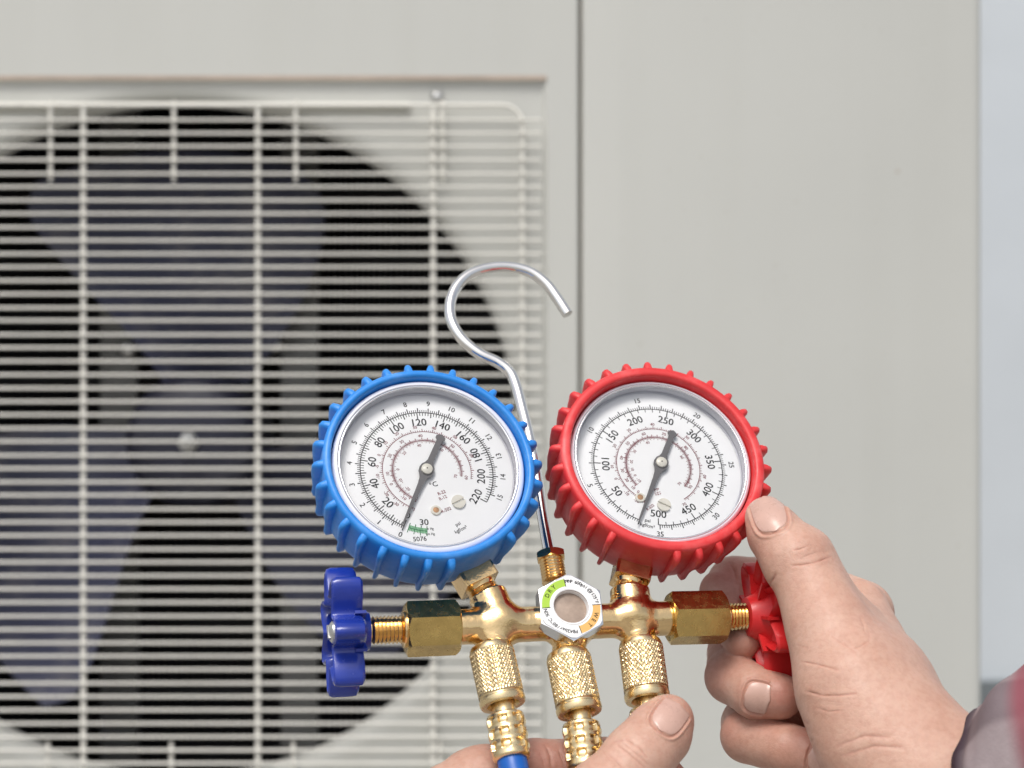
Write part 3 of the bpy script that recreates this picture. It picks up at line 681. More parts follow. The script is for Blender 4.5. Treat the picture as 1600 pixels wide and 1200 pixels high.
    pl = [(-h + 1, -h), (h - 1, -h), (h, -h + 1), (h, h - 1), (h - 1, h), (-h + 1, h), (-h, h - 1), (-h, -h + 1)]
    mm = MB(); mm.prism(pl, 30, 42.5); mm.lathe([(0, 42.4), (5.6, 42.4), (5.0, 43.6)] + [(5.0 + (.55 if i % 2 else 0), 43.8 + i * .55) for i in range(15)] + [(4.8, 53), (0, 53)], 40)
    m.add([tuple(T @ Vector(v)) for v in mm.V], mm.F); m.build('stem', MT['brass'], g, M, 40)
    return g
g_blue = gauge('blue', 667.25, 735.78, 0.0, (-.54732, .22171), 248.17, 17.888, 25.49, 297.5, 'blue_boot', 15, 220)
g_red = gauge('red', 1028.62, 728.31, -19.4, (-.55226, .1819), 248.15, 9.776, 25.83, 254.5, 'red_boot', 35, 500)

# ------------------------------------------------------------------ brass body (cast, with filleted branches)
bL, bR = ml(715, 980), ml(1046, 966)
tb, tr_ = ml(782, 975), ml(988, 968)                 # tees
ub, ur = ml(761, 929, -.5), ml(984, 922, -.5)                  # gauge ports (upper end)
pb, pm, pr = ml(768, 1022), ml(887, 1030), ml(1001, 1012)   # hose ports (lower end)
fl = Field((-46, -22, -12), (44, 26, 13), .34)
ax0 = np.array([bL[0], bL[1], 0]); ax1 = np.array([bR[0], bR[1], 0])
fl.cyl(ax0, ax1, 6.1, .4)
fl.cyl(tb + (ub - tb) * -.1, ub, 6.9, 3.0, rnd=.7); fl.cyl(tr_ + (ur - tr_) * -.1, ur, 7.1, 3.0, rnd=.7)
for T_, P_ in ((tb, pb), (tr_, pr)): fl.cone(T_, 7.2, T_ + (P_ - T_) * .55, 5.8, 3.0)
cm = np.array([0, .5, -2.]); fl.cone(cm, 7.0, np.array(pm) * .55, 6.3, 3.)
fl.cyl((0, 1.2, -8), (0, 1.2, 3.6), 10.6, 1.0, rnd=1.0)
hk0 = ml(862, 885, -3.5); fl.cyl((0, 2, -3.5), (hk0[0] * .8, hk0[1] * .68, -3.5), 5.6, 2., rnd=.6)
V, Q = fl.nets(); V = fl.relax(1)
body = ob('manifold_body', mesh_np('manifold_body', V, Q, MT['brass']), set_e, MF)
def on_line(p, q):      # frame with Z from p to q in manifold space
    return axis_frame(mw(p), RM @ (np.asarray(q, float) - p), up=NV)
def thread(r0, r1, z0, z1, pitch):
    n = int((z1 - z0) / pitch * 2); return [(r1 if i % 2 else r0, z0 + (z1 - z0) * i / n) for i in range(n + 1)]
# ports under the bar
for T_, P_ in ((tb, pb), ((0., 0., 0.), pm), (tr_, pr)):
    T_ = np.asarray(T_, float); L = np.linalg.norm(P_ - T_)
    m = MB(); m.lathe([(0, L * .5), (5.9, L * .5), (5.9, L * .6)] + thread(5.1, 5.7, L * .62, L, 1.1) + [(0, L)], 40); m.build('hose_port', MT['brass'], set_e, on_line(T_, P_), 40)

# valve nuts, stems, hand wheels
def hexlathe(m, prof, rot=0., seg=6):
    mm = MB(); mm.lathe(prof, seg, M=Matrix.Rotation(rot, 4, 'Z')); m.add(mm.V, mm.F)
def hexnut(m, R, z0, z1, rot, ch=1.0, inner=0.0):
    # hexagonal bar with turned (conical) ends
    seg = 72; V = []; F = []
    def rad(a): a = (a - rot) % (math.pi / 3) - math.pi / 6; return R * math.cos(math.pi / 6) / math.cos(a)
    Rf = R * math.cos(math.pi / 6)
    rows = [(Rf * .80, z0), (Rf * .97, z0), ('h', z0 + ch), ('h', z1 - ch), (Rf * .97, z1), (Rf * .8, z1)]
    if inner: rows[-1:] = [(inner, z1), (inner, z1 - 3.0)]
    for rr, z in rows:
        for i in range(seg):
            a = 2 * math.pi * i / seg + rot + math.pi / 6 * 0
            if rr == 'h': r = rad(a); zz = z + (ch * .9 * (1 - (r - Rf) / (R - Rf)) if z > (z0 + z1) / 2 else -ch * .9 * (1 - (r - Rf) / (R - Rf)))
            else: r, zz = rr, z
            V.append((r * math.cos(a), r * math.sin(a), zz))
    for k in range(len(rows) - 1):
        for i in range(seg): j = (i + 1) % seg; F.append((k * seg + i, k * seg + j, (k + 1) * seg + j, (k + 1) * seg + i))
    F.append(tuple(reversed(range(seg)))); F.append(tuple(range((len(rows) - 1) * seg, len(rows) * seg)))
    m.add(V, F)
def wheel_mesh(outward):
    # lobed hand wheel: hollow outer face (at +z), plain hub face (at -z)
    Rk, nl = 21.8, 7; seg = 140; V = []; F = []
    def lob(a, amp): return 1 - amp * (.5 - .5 * math.cos(nl * a)) ** 1.0
    def sc(a): 
        c = .5 + .5 * math.cos(nl * a); return c ** 1.1
    rows = []
    def row(fr, z): rows.append((fr, z))
    rimr = lambda a: Rk * (.60 + .42 * sc(a))
    row(lambda a: 4.2, -9.0); row(lambda a: 6.4, -8.6); row(lambda a: 8.2, -5.5); row(lambda a: 10.5, -3.2)
    row(lambda a: rimr(a) * .78, -3.0); row(lambda a: rimr(a) * .84, -5.0); row(lambda a: rimr(a) * .94, -6.2); row(lambda a: rimr(a), -5.2); row(lambda a: rimr(a) * 1.01, -3)
    row(lambda a: rimr(a) * 1.01, 4.2); row(lambda a: rimr(a) * .985, 6.0); row(lambda a: rimr(a) * .93, 6.6); row(lambda a: rimr(a) * .89, 6.0)
    row(lambda a: rimr(a) * .84, 4.0); row(lambda a: rimr(a) * .80, -1.0); row(lambda a: 9.5, -1.2); row(lambda a: 7.6, -.8); row(lambda a: 6.6, 2.6); row(lambda a: 4.2, 3.0); row(lambda a: .01, 3.0)
    for fr, z in rows:
        z = z * .82 if z > -6.5 else z
        for i in range(seg): a = 2 * math.pi * i / seg; V.append((fr(a) * math.cos(a), fr(a) * math.sin(a), z))
    for k in range(len(rows) - 1):
        for i in range(seg): j = (i + 1) % seg; F.append((k * seg + i, k * seg + j, (k + 1) * seg + j, (k + 1) * seg + i))
    F.append(tuple(reversed(range(seg))))
    m = MB(); m.add(V, F)
    for i in range(7):     # webs on the hub side
        a = 2 * math.pi * (i + .5) / 7; m.box((9.5, 0, -4.2), (5.0, .55, 1.9), M=Matrix.Rotation(a, 4, 'Z'))
    return m
for side, hx0, hx1, kx, colr in ((-1, (716, 980), (633, 984), (537, 990), 'blue'), (1, (1045, 966), (1131, 965), (1203, 963), 'red')):
    p0, p1, pk = ml(*hx0), ml(*hx1), ml(*kx)
    p1[1] = p0[1] + (p1[1] - p0[1]) * .5; dirn = unit(p1 - p0); L = np.linalg.norm(p1 - p0); T = on_line(p0, p1)
    m = MB(); hexnut(m, 9.6, 0, L, R_(30 if side < 0 else -25), 1.0); nt = m.build('valve_nut', MT['brass_nut'], set_e, T, 25); nt['label'] = f'hexagonal brass nut beside the {colr} hand wheel'
    Lk = (pk - p0) @ dirn
    m = MB(); m.lathe([(0, L - .5), (6.3, L - .4), (6.3, L + .8), (5.2, L + 1.0)] + thread(4.2, 4.9, L + 1.0, Lk - 9.5, 1.25) + [(3.6, Lk - 9.3), (3.6, Lk - 5), (0, Lk - 5)], 40); m.build('valve_stem', MT['brass'], set_e, T, 35)
    m = wheel_mesh(1); KM = T @ Matrix.Translation((0, 0, Lk * .001)) @ Matrix.Scale(1. if side < 0 else 1.05, 4) @ Matrix.Rotation(R_(16 if side < 0 else -12), 4, 'Z')
    hw = m.build('hand_wheel', MT[colr + '_knob'], set_e, KM, 32); hw['label'] = f'{"dark blue" if colr == "blue" else "red"} plastic hand wheel with seven lobes'
    m = MB(); m.lathe([(0, 5.2), (2.4, 5.0), (3.7, 4.0), (3.9, 3.0), (0, 2.9)], 28); m.box((0, 0, 5.0), (2.8, .5, .5)); m.build('wheel_screw', MT['zinc'], hw, KM, 40)

# sight glass: hexagonal white-labelled nut with a round window
sgc = ml(892.5, 947.5, 9.6); SG = frame(mw(sgc), UV_, VV, NV)
m = MB(); hexnut(m, 12.6, -6.5, 0, R_(90 - 3), .5, 6.1); sg = m.build('sight_glass', MT['steel'], set_e, SG, 25); sg['label'] = 'hexagonal moisture sight glass with a printed white ring'
pl = [(12.2 * math.cos(R_(87 + 60 * i)), 12.2 * math.sin(R_(87 + 60 * i))) for i in range(6)]
m = MB(); n = 72; V = []; F = []
def hexr(a, R): b = (a - R_(87)) % (math.pi / 3) - math.pi / 6; return R * math.cos(math.pi / 6) / math.cos(b)
for i in range(n):
    a = 2 * math.pi * i / n + R_(87); V += [(min(hexr(a, 12.15), 11.6) * math.cos(a), min(hexr(a, 12.15), 11.6) * math.sin(a), .12), (6.2 * math.cos(a), 6.2 * math.sin(a), .12), (6.0 * math.cos(a), 6.0 * math.sin(a), -.8), (5.9 * math.cos(a), 5.9 * math.sin(a), -2.2)]
for i in range(n):
    j = (i + 1) % n
    for k in range(3): F.append((i * 4 + k, j * 4 + k, j * 4 + k + 1, i * 4 + k + 1))
m.add(V, F); m.build('printed_ring', MT['label_white'], sg, SG, 40)
m = MB(); m.lathe([(5.9, -2.1), (3.5, -1.75), (0, -1.7)], 48); m.F = m.F[:-1]; m.build('window', MT['sight'], sg, SG, 60)
m = MB(); m.lathe([(6.15, .1), (6.45, .34), (6.75, .34), (6.95, .1)], 64, close=True); m.build('window_ring', MT['label_white'], sg, SG, 60)
arcs = MB(); arc(arcs, R_(182), R_(97), 7.6, 10.3, .15); arcs.build('dry_mark', MT['label_green'], sg, SG, 0)
arcs = MB(); arc(arcs, R_(2), R_(-77), 7.6, 10.3, .15); arcs.build('wet_mark', MT['label_orange'], sg, SG, 0)
tx = MB()
for a in (182, 97, 2, -77): tick(tx, R_(a), 7.4, 10.5, .22, .2)
def arctext(s, a_mid, r, cap, step):
    for i, ch in enumerate(s):
        if ch == ' ': continue
        a = R_(a_mid - (i - (len(s) - 1) / 2) * step); text(tx, ch, r * math.cos(a), r * math.sin(a), a - math.pi / 2, cap, .2)
arctext('DRY', 139, 8.95, 1.5, 13); arctext('WET', -37, 8.95, 1.45, 14)
arctext('MWP 600psi @/175°F', 50, 9.3, 1.25, 5.0); arctext('PB42bar/80°C SGN', -129, 9.3, 1.25, 5.7)
tx.build('lettering', MT['ink'], sg, SG, 0)

# hook
hp = [(864, 905, -5), (861, 876, -5), (856, 850, -7), (848, 805, -10), (838, 740, -13), (827, 685, -14), (816, 640, -14), (806, 602, -14), (796, 581, -14), (777, 566, -14), (748, 552, -14), (722, 530, -14), (706, 503, -14), (703, 476, -14), (712, 450, -14), (732, 430, -14), (762, 419, -14), (795, 417, -14), (828, 425, -14), (853, 443, -14), (870, 465, -14), (887, 491, -14)]
P = spline([mw(ml(*p)) for p in hp], 8)
m = MB(); m.tube(P, 2.2, 20); hk = m.build('hook', MT['chrome'], set_e, IDM, 50); hk['label'] = 'bent plated steel hanging hook'
b0, b1 = ml(866, 905, -4.5), ml(859, 860, -4.5); T = on_line(b0, b1); L = np.linalg.norm(b1 - b0)
m = MB(); m.lathe([(0, -1), (4.6, -1)] + thread(4.0, 4.5, -.5, L * .62, 1.1) + [(4.2, L * .64), (4.2, L * .66), (0, L * .66)], 36); hexnut(m, 5.6, L * .66, L * .92, .3, .5); m.build('hook_nut', MT['brass'], hk, T, 30)

# ------------------------------------------------------------------ hoses with knurled couplings
def knurl(m, r, z0, z1, dep, nc, seg=192):
    nz = 44; V = []; F = []; slope = nc / (2 * math.pi * r)
    for k in range(nz + 1):
        z = z0 + (z1 - z0) * k / nz; edge = min(1, min(k, nz - k) / 2)
        for i in range(seg):
            a = 2 * math.pi * i / seg; u = nc * a / (2 * math.pi)
            f = lambda t: abs(((t) % 1) - .5) * 2
            d = min(f(u + (z - z0) * slope * .62), f(u - (z - z0) * slope * .62)); rr = r - dep * (1 - min(1, d * 2.2)) * edge
            V.append((rr * math.cos(a), rr * math.sin(a), z))
    for k in range(nz):
        for i in range(seg): j = (i + 1) % seg; F.append((k * seg + i, k * seg + j, (k + 1) * seg + j, (k + 1) * seg + i))
    m.add(V, F)
def hose(colr, top, bot, fer, run, label):
    p0, p1 = ml(*top), ml(*bot); T = on_line(p0, p1); L = np.linalg.norm(p1 - p0)
    e = empty('hose', T); tag(e, label, 'hose', 'hoses under the manifold')
    m = MB(); m.lathe([(4.6, .6), (5.9, 0), (7.0, .3), (7.4, 1.1), (7.6, 2.2)], 64); m.F = m.F[:-2]
    knurl(m, 7.75, 2.2, L * .84, .40, 44)
    mm = MB(); mm.lathe([(7.6, L * .84), (7.3, L * .86), (7.3, L * .88), (7.9, L * .90), (7.9, L * .96), (7.5, L), (5.6, L), (4.6, L - 2), (4.6, L - 8)], 64); mm.F = mm.F[:-2]; m.add(mm.V, mm.F)
    cp = m.build('coupling_nut', MT['brass_pale'], e, T, 32)
    p2 = ml(*fer); T2 = on_line(p1, p2); L2 = np.linalg.norm(p2 - p1)
    m = MB(); m.lathe([(0, -6), (3.9, -6), (3.9, L2 * .22), (0, L2 * .22)], 40); m.build('neck', MT['brass_pale'], e, T2, 40)
    # crimped ferrule: three rows of rounded dents
    m = MB(); seg, nz = 96, 60; z0, z1 = L2 * .17, L2; V = []; F = []
    for k in range(nz + 1):
        t = k / nz; z = z0 + (z1 - z0) * t
        base = 6.5 * (1 - .22 * max(0, 1 - t / .05) ** 2) * (1 - .10 * max(0, (t - .93) / .07) ** 2)
        for i in range(seg):
            a = 2 * math.pi * i / seg; v = (t - .06) / .27; row = math.floor(v)
            d = 0
            if 0 <= row < 3:
                fv = v - row - .5; fu = ((a * 8 / (2 * math.pi)) % 1) - .5
                q = (abs(fu) / .33) ** 5 + (abs(fv) / .33) ** 5
                d = 1.25 * min(1., max(0, 1 - q) * 3.0) if q < 1 else 0
            bul = .35 * math.cos(2 * math.pi * (v - .5)) if 0 < v < 3 else -.35
            r = base - d + bul * .6; V.append((r * math.cos(a), r * math.sin(a), z))
    for k in range(nz):
        for i in range(seg): j = (i + 1) % seg; F.append((k * seg + i, k * seg + j, (k + 1) * seg + j, (k + 1) * seg + i))
    F.append(tuple(reversed(range(seg)))); F.append(tuple(range(nz * seg, (nz + 1) * seg))); m.add(V, F)
    m.build('ferrule', MT['brass_pale'], e, T2, 55)
    P = [mw(p2 - (p2 - p1) / L2 * 4), mw(p2)] + [unp(*q) for q in run]
    m = MB(); m.tube(spline(P, 8), 5.0, 24); m.build('hose_tube', MT['hose_' + colr], e, IDM, 60)
hose('blue', (766, 1010), (786.5, 1102), (800, 1187), [(812, 1250, 44), (822, 1330, 50), (815, 1450, 52), (780, 1650, 40), (700, 2000, 0)], 'blue hose with knurled brass coupling under the blue gauge')
hose('yellow', (886.5, 1020), (906, 1115), (916, 1203), [(924, 1265, 40), (930, 1340, 46), (930, 1450, 48), (900, 1650, 40), (850, 2000, 0)], 'yellow hose with knurled brass coupling under the sight glass')
hose('red', (1000, 1002), (1012, 1095), (1014, 1184), [(1014, 1250, 33), (1012, 1330, 38), (1005, 1450, 40), (980, 1650, 36), (930, 2000, 0)], 'hose with knurled brass coupling under the red gauge, behind the thumb')

# ------------------------------------------------------------------ hands
def seg_dist(px, py, a, b):
    a = np.array(a, float); b = np.array(b, float); d = b - a; t = np.clip(((px - a[0]) * d[0] + (py - a[1]) * d[1]) / (d @ d + 1e-9), 0, 1)
    return np.hypot(px - a[0] - t * d[0], py - a[1] - t * d[1])
def chain(fl, pts, k=2.5, kj=1.2):
    """pts: (px, py, z, radius in photo pixels); one finger as a run of tapered pieces"""
    P = [(unp(a, b, z), r * (D0 - z) / FPX) for a, b, z, r in pts]
    for i, ((p, rp), (q, rq)) in enumerate(zip(P, P[1:])): fl.cone(p, rp, q, rq, k if i == 0 else kj)
def hand(label, lo, hi, h, build, creases, flush, nails, smooth_it=2, bulges=()):
    fl = Field(lo, hi, h); build(fl)
    for ax in range(3):
        for e in (0, 1, -1, -2):
            sl_ = [slice(None)] * 3; sl_[ax] = e; fl.f[tuple(sl_)] = np.maximum(fl.f[tuple(sl_)], .3)     # close the far ends
    fl.nets(); fl.relax(smooth_it); fl.subdivide(); V = fl.relax(1)
    Nn = fl.grad(V); px, py = prj(V); front = (Nn * unit([0, 0, 1])).sum(1)
    vis = np.clip((front + .1) / .3, 0, 1)
    # visible = nothing of the same hand in front
    cell = np.floor(px / 5).astype(int) * 100000 + np.floor(py / 5).astype(int); _, inv = np.unique(cell, return_inverse=True)
    zb = np.full(inv.max() + 1, -1e9); np.maximum.at(zb, inv, V[:, 2]); vis = vis * (zb[inv] - V[:, 2] < 4.0)
    D = np.zeros(len(V)); fx_c = []
    for pts, wd, dp in creases:
        d = np.min([seg_dist(px, py, a, b) for a, b in zip(pts, pts[1:])], 0)
        wd = wd * .62; jit = .65 + .35 * np.sin(px * .21 + py * .17) * np.sin(px * .05 - py * .09 + 1); ends = np.minimum(np.hypot(px - pts[0][0], py - pts[0][1]), np.hypot(px - pts[-1][0], py - pts[-1][1])); jit = jit * np.clip(ends / 9, .25, 1)
        D -= dp * jit * np.exp(-(d / wd) ** 2) * vis; D += dp * .22 * np.exp(-((d - 3.2 * wd) / (2.4 * wd)) ** 2) * vis; fx_c.append(.30 * dp / .4 * np.exp(-(d / (wd * 1.2)) ** 2) * vis)
    for (bx_, by_, rr, hh) in bulges: D += hh * np.exp(-((px - bx_) ** 2 + (py - by_) ** 2) / rr ** 2) * vis
    fx = np.max(fx_c, 0) if fx_c else np.zeros(len(V))
    for (x, y, z, rr, amt) in flush:
        c = unp(x, y, z); fx = np.maximum(fx, amt * np.exp(-((V - c) ** 2).sum(1) / (rr * .225) ** 2))
    nl = []
    for nm in nails:
        (cx, cy), (tx_, ty_), wid = nm[:3]; ax = np.array([tx_ - cx, ty_ - cy], float); L = np.linalg.norm(ax); ax /= L; sd = np.array([-ax[1], ax[0]])
        # furrow round the nail
        u = (px - cx) * ax[0] + (py - cy) * ax[1]; t = (px - cx) * sd[0] + (py - cy) * sd[1]
        q = (np.abs(u - L / 2) / (L / 2 + 1)) ** 3.2 + (np.abs(t) / (wid / 2 + 1)) ** 3.2
        on = (np.abs(V[:, 2] - nm[3]) < 9) if len(nm) > 3 else 1.
        rim = np.exp(-((q - 1.12) / .22) ** 2) * (u < L * .93) * on; D -= .42 * rim * vis; D += .35 * np.exp(-((q - 1.75) / .4) ** 2) * (u < L * .85) * vis * on
        fx = np.maximum(fx, .35 * rim)
        nu, nt = 18, 16; uu, tt = np.meshgrid(np.linspace(-1, 1, nu), np.linspace(-1, 1, nt), indexing='ij')
        # superellipse-ish outline with a squarer free edge
        e = np.where(uu < 0, 2.6, 5.0); wscale = np.maximum(1 - np.abs(uu) ** e, 0) ** (1 / e); wscale = np.maximum(wscale, .12)
        X = cx + ax[0] * (uu + 1) * L / 2 + sd[0] * tt * wscale * wid / 2; Y = cy + ax[1] * (uu + 1) * L / 2 + sd[1] * tt * wscale * wid / 2
        src = fl
        if len(nm) > 3: src = Field.__new__(Field); src.__dict__.update(fl.__dict__); src.f = fl.aux
        H_, okk = src.cast(X.ravel(), Y.ravel())
        if not okk.all():
            good = H_[okk].mean(0); 
            for i in np.where(~okk)[0]:
                j = np.argmin(np.where(okk, (X.ravel() - X.ravel()[i]) ** 2 + (Y.ravel() - Y.ravel()[i]) ** 2, 1e9)); H_[i] = H_[j]
        G_ = src.grad(H_); lift = (.10 + .26 * (1 - tt.ravel() ** 2) + .12 * (uu.ravel() > .7)) 
        top = H_ + G_ * lift[:, None]; botm = H_ - G_ * .35
        Vn = np.vstack([top, botm]); o = nu * nt; Qn = []
        ix = lambda i, j: i * nt + j
        for i in range(nu - 1):
            for j in range(nt - 1): Qn.append((ix(i, j), ix(i + 1, j), ix(i + 1, j + 1), ix(i, j + 1)))
        rm = [ix(i, 0) for i in range(nu)] + [ix(nu - 1, j) for j in range(1, nt)] + [ix(i, nt - 1) for i in range(nu - 2, -1, -1)] + [ix(0, j) for j in range(nt - 2, 0, -1)]
        for a, b in zip(rm, rm[1:] + rm[:1]): Qn.append((b, a, o + a, o + b))
        nl.append((Vn, Qn))
    V = V + Nn * D[:, None]
    me = mesh_np('hand', V, fl.Q, MT['skin'])
    at = me.attributes.new('flush', 'FLOAT', 'POINT'); at.data.foreach_set('value', np.clip(fx, 0, 1).astype(np.float32))
    o = ob('hand', me, None, IDM); tag(o, label, 'hand')
    for Vn, Qn in nl: ob('fingernail', mesh_data('fingernail', Vn, Qn, MT['nail'], 60), o, IDM)
    return o, fl

def right_hand(fl):
    # fingers, wrapping behind the red wheel and curling back to the front
    chain(fl, [(1345, 958, -24, 52), (1250, 915, -48, 44), (1148, 912, -46, 42), (1128, 925, -40, 34), (1140, 972, -22, 33), (1160, 1000, -14, 30)], 4, 1.5)
    chain(fl, [(1360, 1015, -16, 52), (1262, 1010, -46, 44), (1150, 1022, -38, 44), (1143, 1058, -16, 41), (1180, 1082, -3, 40), (1218, 1088, 0, 36)], 3, 1.5)
    chain(fl, [(1380, 1075, -8, 52), (1280, 1090, -36, 44), (1172, 1132, -26, 45), (1168, 1150, -10, 42), (1230, 1170, 2, 40), (1300, 1188, 8, 36)], 3, .8)
    chain(fl, [(1410, 1130, 2, 50), (1300, 1170, -22, 40), (1235, 1215, -14, 38), (1240, 1235, 2, 36), (1330, 1250, 12, 33)], 3, .8)
    f2 = Field(fl.lo, fl.lo + (fl.n - 1) * fl.h, fl.h)
    # palm and back of the hand
    chain(f2, [(1338, 954, -16, 50), (1393, 1078, 16, 57), (1450, 1178, 48, 64)], 8, 8)
    chain(f2, [(1362, 1045, -4, 54), (1415, 1148, 22, 64), (1472, 1218, 50, 66)], 9, 9)
    chain(f2, [(1395, 1125, 4, 56), (1440, 1190, 30, 68), (1490, 1240, 52, 70)], 9, 9)
    # thumb
    chain(f2, [(1197, 809, -3, 33), (1212, 835, 1, 41), (1242, 875, 8, 50), (1272, 930, 15, 51), (1296, 985, 22, 58)], 5, 4)
    chain(f2, [(1296, 985, 22, 58), (1332, 1070, 32, 82), (1375, 1150, 40, 94), (1430, 1230, 52, 94)], 9, 9)
    chain(f2, [(1262, 868, 6, 40), (1320, 960, 10, 34)], 5, 5)
    chain(f2, [(1338, 990, 6, 36), (1366, 1055, 20, 52), (1412, 1138, 38, 62)], 14, 14)
    chain(f2, [(1466, 1205, 50, 70), (1660, 1240, 66, 80), (1800, 1225, 84, 90)], 14, 14)
    fl.aux = fl.f.copy(); k = 1.6; g, d = fl.f, f2.f; hh = np.maximum(k - np.abs(g - d), 0) / k; fl.f = np.minimum(g, d) - hh * hh * k * .25
RC = [([(1239, 884), (1252, 883), (1270, 880), (1296, 871)], 2.4, .45), ([(1241, 860), (1252, 858), (1262, 853)], 2.2, .3), ([(1250, 872), (1280, 862)], 2.5, .15), ([(1204, 912), (1212, 898)], 3, .5),
      ([(1343, 962), (1350, 978), (1352, 990)], 2.4, .25), ([(1356, 985), (1359, 1000), (1345, 1010), (1330, 1014)], 2.2, .22), ([(1300, 995), (1318, 1006), (1338, 1020)], 2.2, .2), ([(1366, 969), (1373, 974)], 2.5, .4),
      ([(1253, 1034), (1275, 1038), (1310, 1047)], 2.4, .28), ([(1259, 1080), (1285, 1087), (1312, 1087), (1337, 1084)], 2.4, .35), ([(1278, 1107), (1295, 1112), (1315, 1110)], 2.2, .25), ([(1245, 1008), (1262, 1012)], 2.2, .18),
      ([(1310, 1165), (1350, 1150), (1390, 1152)], 4, .3), ([(1320, 1180), (1365, 1166), (1410, 1168)], 4, .25),
      ([(1140, 880), (1148, 893), (1151, 912)], 3, .7), ([(1143, 1024), (1165, 1026), (1185, 1040)], 2.6, .4), ([(1162, 1062), (1180, 1056)], 2.6, .3), ([(1158, 1075), (1166, 1062)], 2.6, .3),
      ([(1240, 1118), (1262, 1130)], 3, .4), ([(1262, 1166), (1270, 1156)], 2.6, .4)]
RF = [(1225, 1088, 8, 45, .65), (1120, 900, -38, 60, .8), (1140, 985, -22, 70, .85), (1115, 1045, -14, 60, .55), (1140, 1135, -8, 55, .35), (1290, 1150, 8, 70, .6), (1190, 1110, 6, 50, .5), (1200, 780, 2, 30, .25), (1265, 1100, -10, 90, .8), (1262, 870, 14, 40, .18), (1190, 860, 2, 50, .2), (1345, 990, 28, 45, .22)]
RN = [((1211, 830), (1193, 777), 50), ((1164, 1086), (1203, 1094), 46), ((1263, 1181), (1308, 1192), 42, 14.)]
lo = np.min([unp(1080, 760, -75), unp(1080, 1300, 70), unp(1080, 760, 70)], 0); 
hand_r, _ = hand('hand in a plaid sleeve gripping the red wheel with its thumb on the red gauge', (62, -178, -64), (196, -36, 78), .52, right_hand, RC, RF, RN)

# plaid sleeve
def sleeve():
    C_ = [unp(1536, 1240, 58), unp(1622, 1226, 68), unp(1730, 1215, 78), unp(1900, 1240, 100), unp(2150, 1330, 140)]
    Rr = [22.5, 34, 42, 46, 50]; P = spline(C_, 14); t = np.linspace(0, 1, len(P)); rr = np.interp(t, np.linspace(0, 1, len(Rr)), Rr)
    T = np.gradient(P, axis=0); T /= np.linalg.norm(T, axis=1)[:, None]; seg = 90; V = []; UVs = []; F = []
    X = unit(np.cross(T[0], (0, 0, 1)))
    n = len(P); arcl = np.concatenate([[0], np.cumsum(np.linalg.norm(np.diff(P, axis=0), axis=1))])
    for side in (0, 1):
        for i in range(n):
            X = unit(X - T[i] * (X @ T[i])) if side == 0 else unit(X0_[i]); Y = np.cross(T[i], X)
            if side == 0:
                X0_.append(X.copy())
            for k in range(seg + 1):
                a = 2 * math.pi * k / seg
                wr = 1.4 * math.sin(3 * a + i * .25) + .9 * math.sin(5 * a - i * .33 + 1) + .8 * math.sin(i * .55 + 2 * a) * min(1, i / 10)
                lip = 1.0 * math.exp(-((i - 4.5) / 1.0) ** 2) * -1
                r = rr[i] + wr + lip - side * 1.6
                V.append(P[i] + r * (math.cos(a) * X + math.sin(a) * Y)); UVs.append((k / seg, arcl[i] / 100))
    o = n * (seg + 1)
    for i in range(n - 1):
        for k in range(seg):
            q = (i * (seg + 1) + k, i * (seg + 1) + k + 1, (i + 1) * (seg + 1) + k + 1, (i + 1) * (seg + 1) + k)
            F.append(q); F.append(tuple(o + x for x in reversed(q)))
    for k in range(seg): F.append((k + 1, k, o + k, o + k + 1)); b = (n - 1) * (seg + 1); F.append((b + k, b + k + 1, o + b + k + 1, o + b + k))
    me = mesh_data('sleeve', V, F, MT['plaid'], 60); uv = me.uv_layers.new(name='UVMap')
    for lp in me.loops: uv.data[lp.index].uv = UVs[lp.vertex_index]
    return ob('sleeve', me, hand_r, IDM)
X0_ = []
sl = sleeve(); sl['label'] = 'grey and red plaid shirt sleeve with a dark cuff'

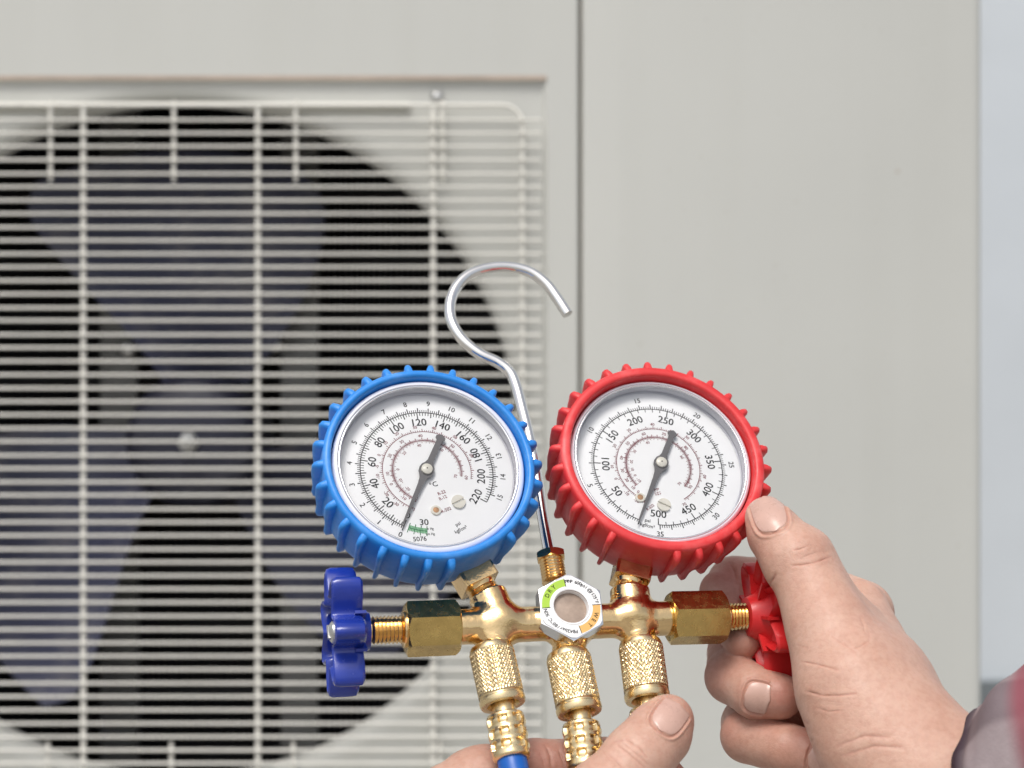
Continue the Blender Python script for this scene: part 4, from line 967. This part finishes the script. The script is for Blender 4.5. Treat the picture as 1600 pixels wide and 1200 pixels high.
def left_hand(fl):
    f1 = fl
    # fingers behind the hoses
    chain(f1, [(696, 1240, 26, 46), (755, 1217, 22, 49)], 4, 3)
    chain(f1, [(750, 1219, 22, 50), (835, 1200, 13, 44), (945, 1196, 10, 42), (1020, 1205, 14, 40), (1040, 1225, 24, 38)], 4, 2)
    chain(f1, [(725, 1300, 30, 52), (850, 1290, 16, 44), (980, 1280, 16, 42), (1040, 1290, 30, 38)], 3, 1.5)
    chain(f1, [(725, 1380, 36, 52), (850, 1370, 22, 42), (970, 1365, 24, 40), (1020, 1370, 36, 36)], 3, 1.5)
    f2 = Field(fl.lo, fl.lo + (fl.n - 1) * fl.h, fl.h)
    chain(f2, [(735, 1222, 22, 50), (740, 1400, 48, 80), (740, 1520, 75, 85)], 8, 8)
    chain(f2, [(770, 1290, 34, 60), (800, 1400, 58, 85), (750, 1520, 75, 90)], 9, 9)
    # thumb in front
    chain(f2, [(1045, 1124, 36, 39), (1030, 1146, 40, 48), (998, 1184, 46, 52), (940, 1246, 54, 56), (880, 1310, 60, 66), (820, 1400, 66, 84)], 6, 4)
    chain(f2, [(740, 1500, 75, 88), (700, 1640, 125, 90)], 10, 10)
    k = 1.4; g, d = fl.f, f2.f; hh = np.maximum(k - np.abs(g - d), 0) / k; fl.f = np.minimum(g, d) - hh * hh * k * .25
LC = [([(960, 1160), (979, 1156), (1000, 1170), (1010, 1183)], 2.4, .35), ([(966, 1166), (985, 1180), (1006, 1199)], 2.4, .3), ([(974, 1162), (994, 1178), (1012, 1194)], 2.2, .28), ([(952, 1180), (975, 1200)], 2.6, .25), ([(940, 1172), (962, 1196)], 2.4, .2),
      ([(853, 1166), (860, 1180), (862, 1200)], 3, .5), ([(872, 1168), (878, 1184), (884, 1200)], 3, .5), ([(845, 1180), (852, 1200)], 3, .3), ([(1000, 1150), (1020, 1160)], 3, .15)]
LF = [(850, 1180, 22, 90, .55), (940, 1175, 20, 60, .55), (1070, 1190, 22, 40, .5), (1075, 1130, 40, 35, .3), (1040, 1075, 40, 30, .2)]
LN = [((1031, 1141), (1061, 1101), 48)]
hand_l, _ = hand('hand at the bottom edge holding the hoses between its thumb and fingers', (-34, -220, -8), (66, -94, 96), .52, left_hand, LC, LF, LN)
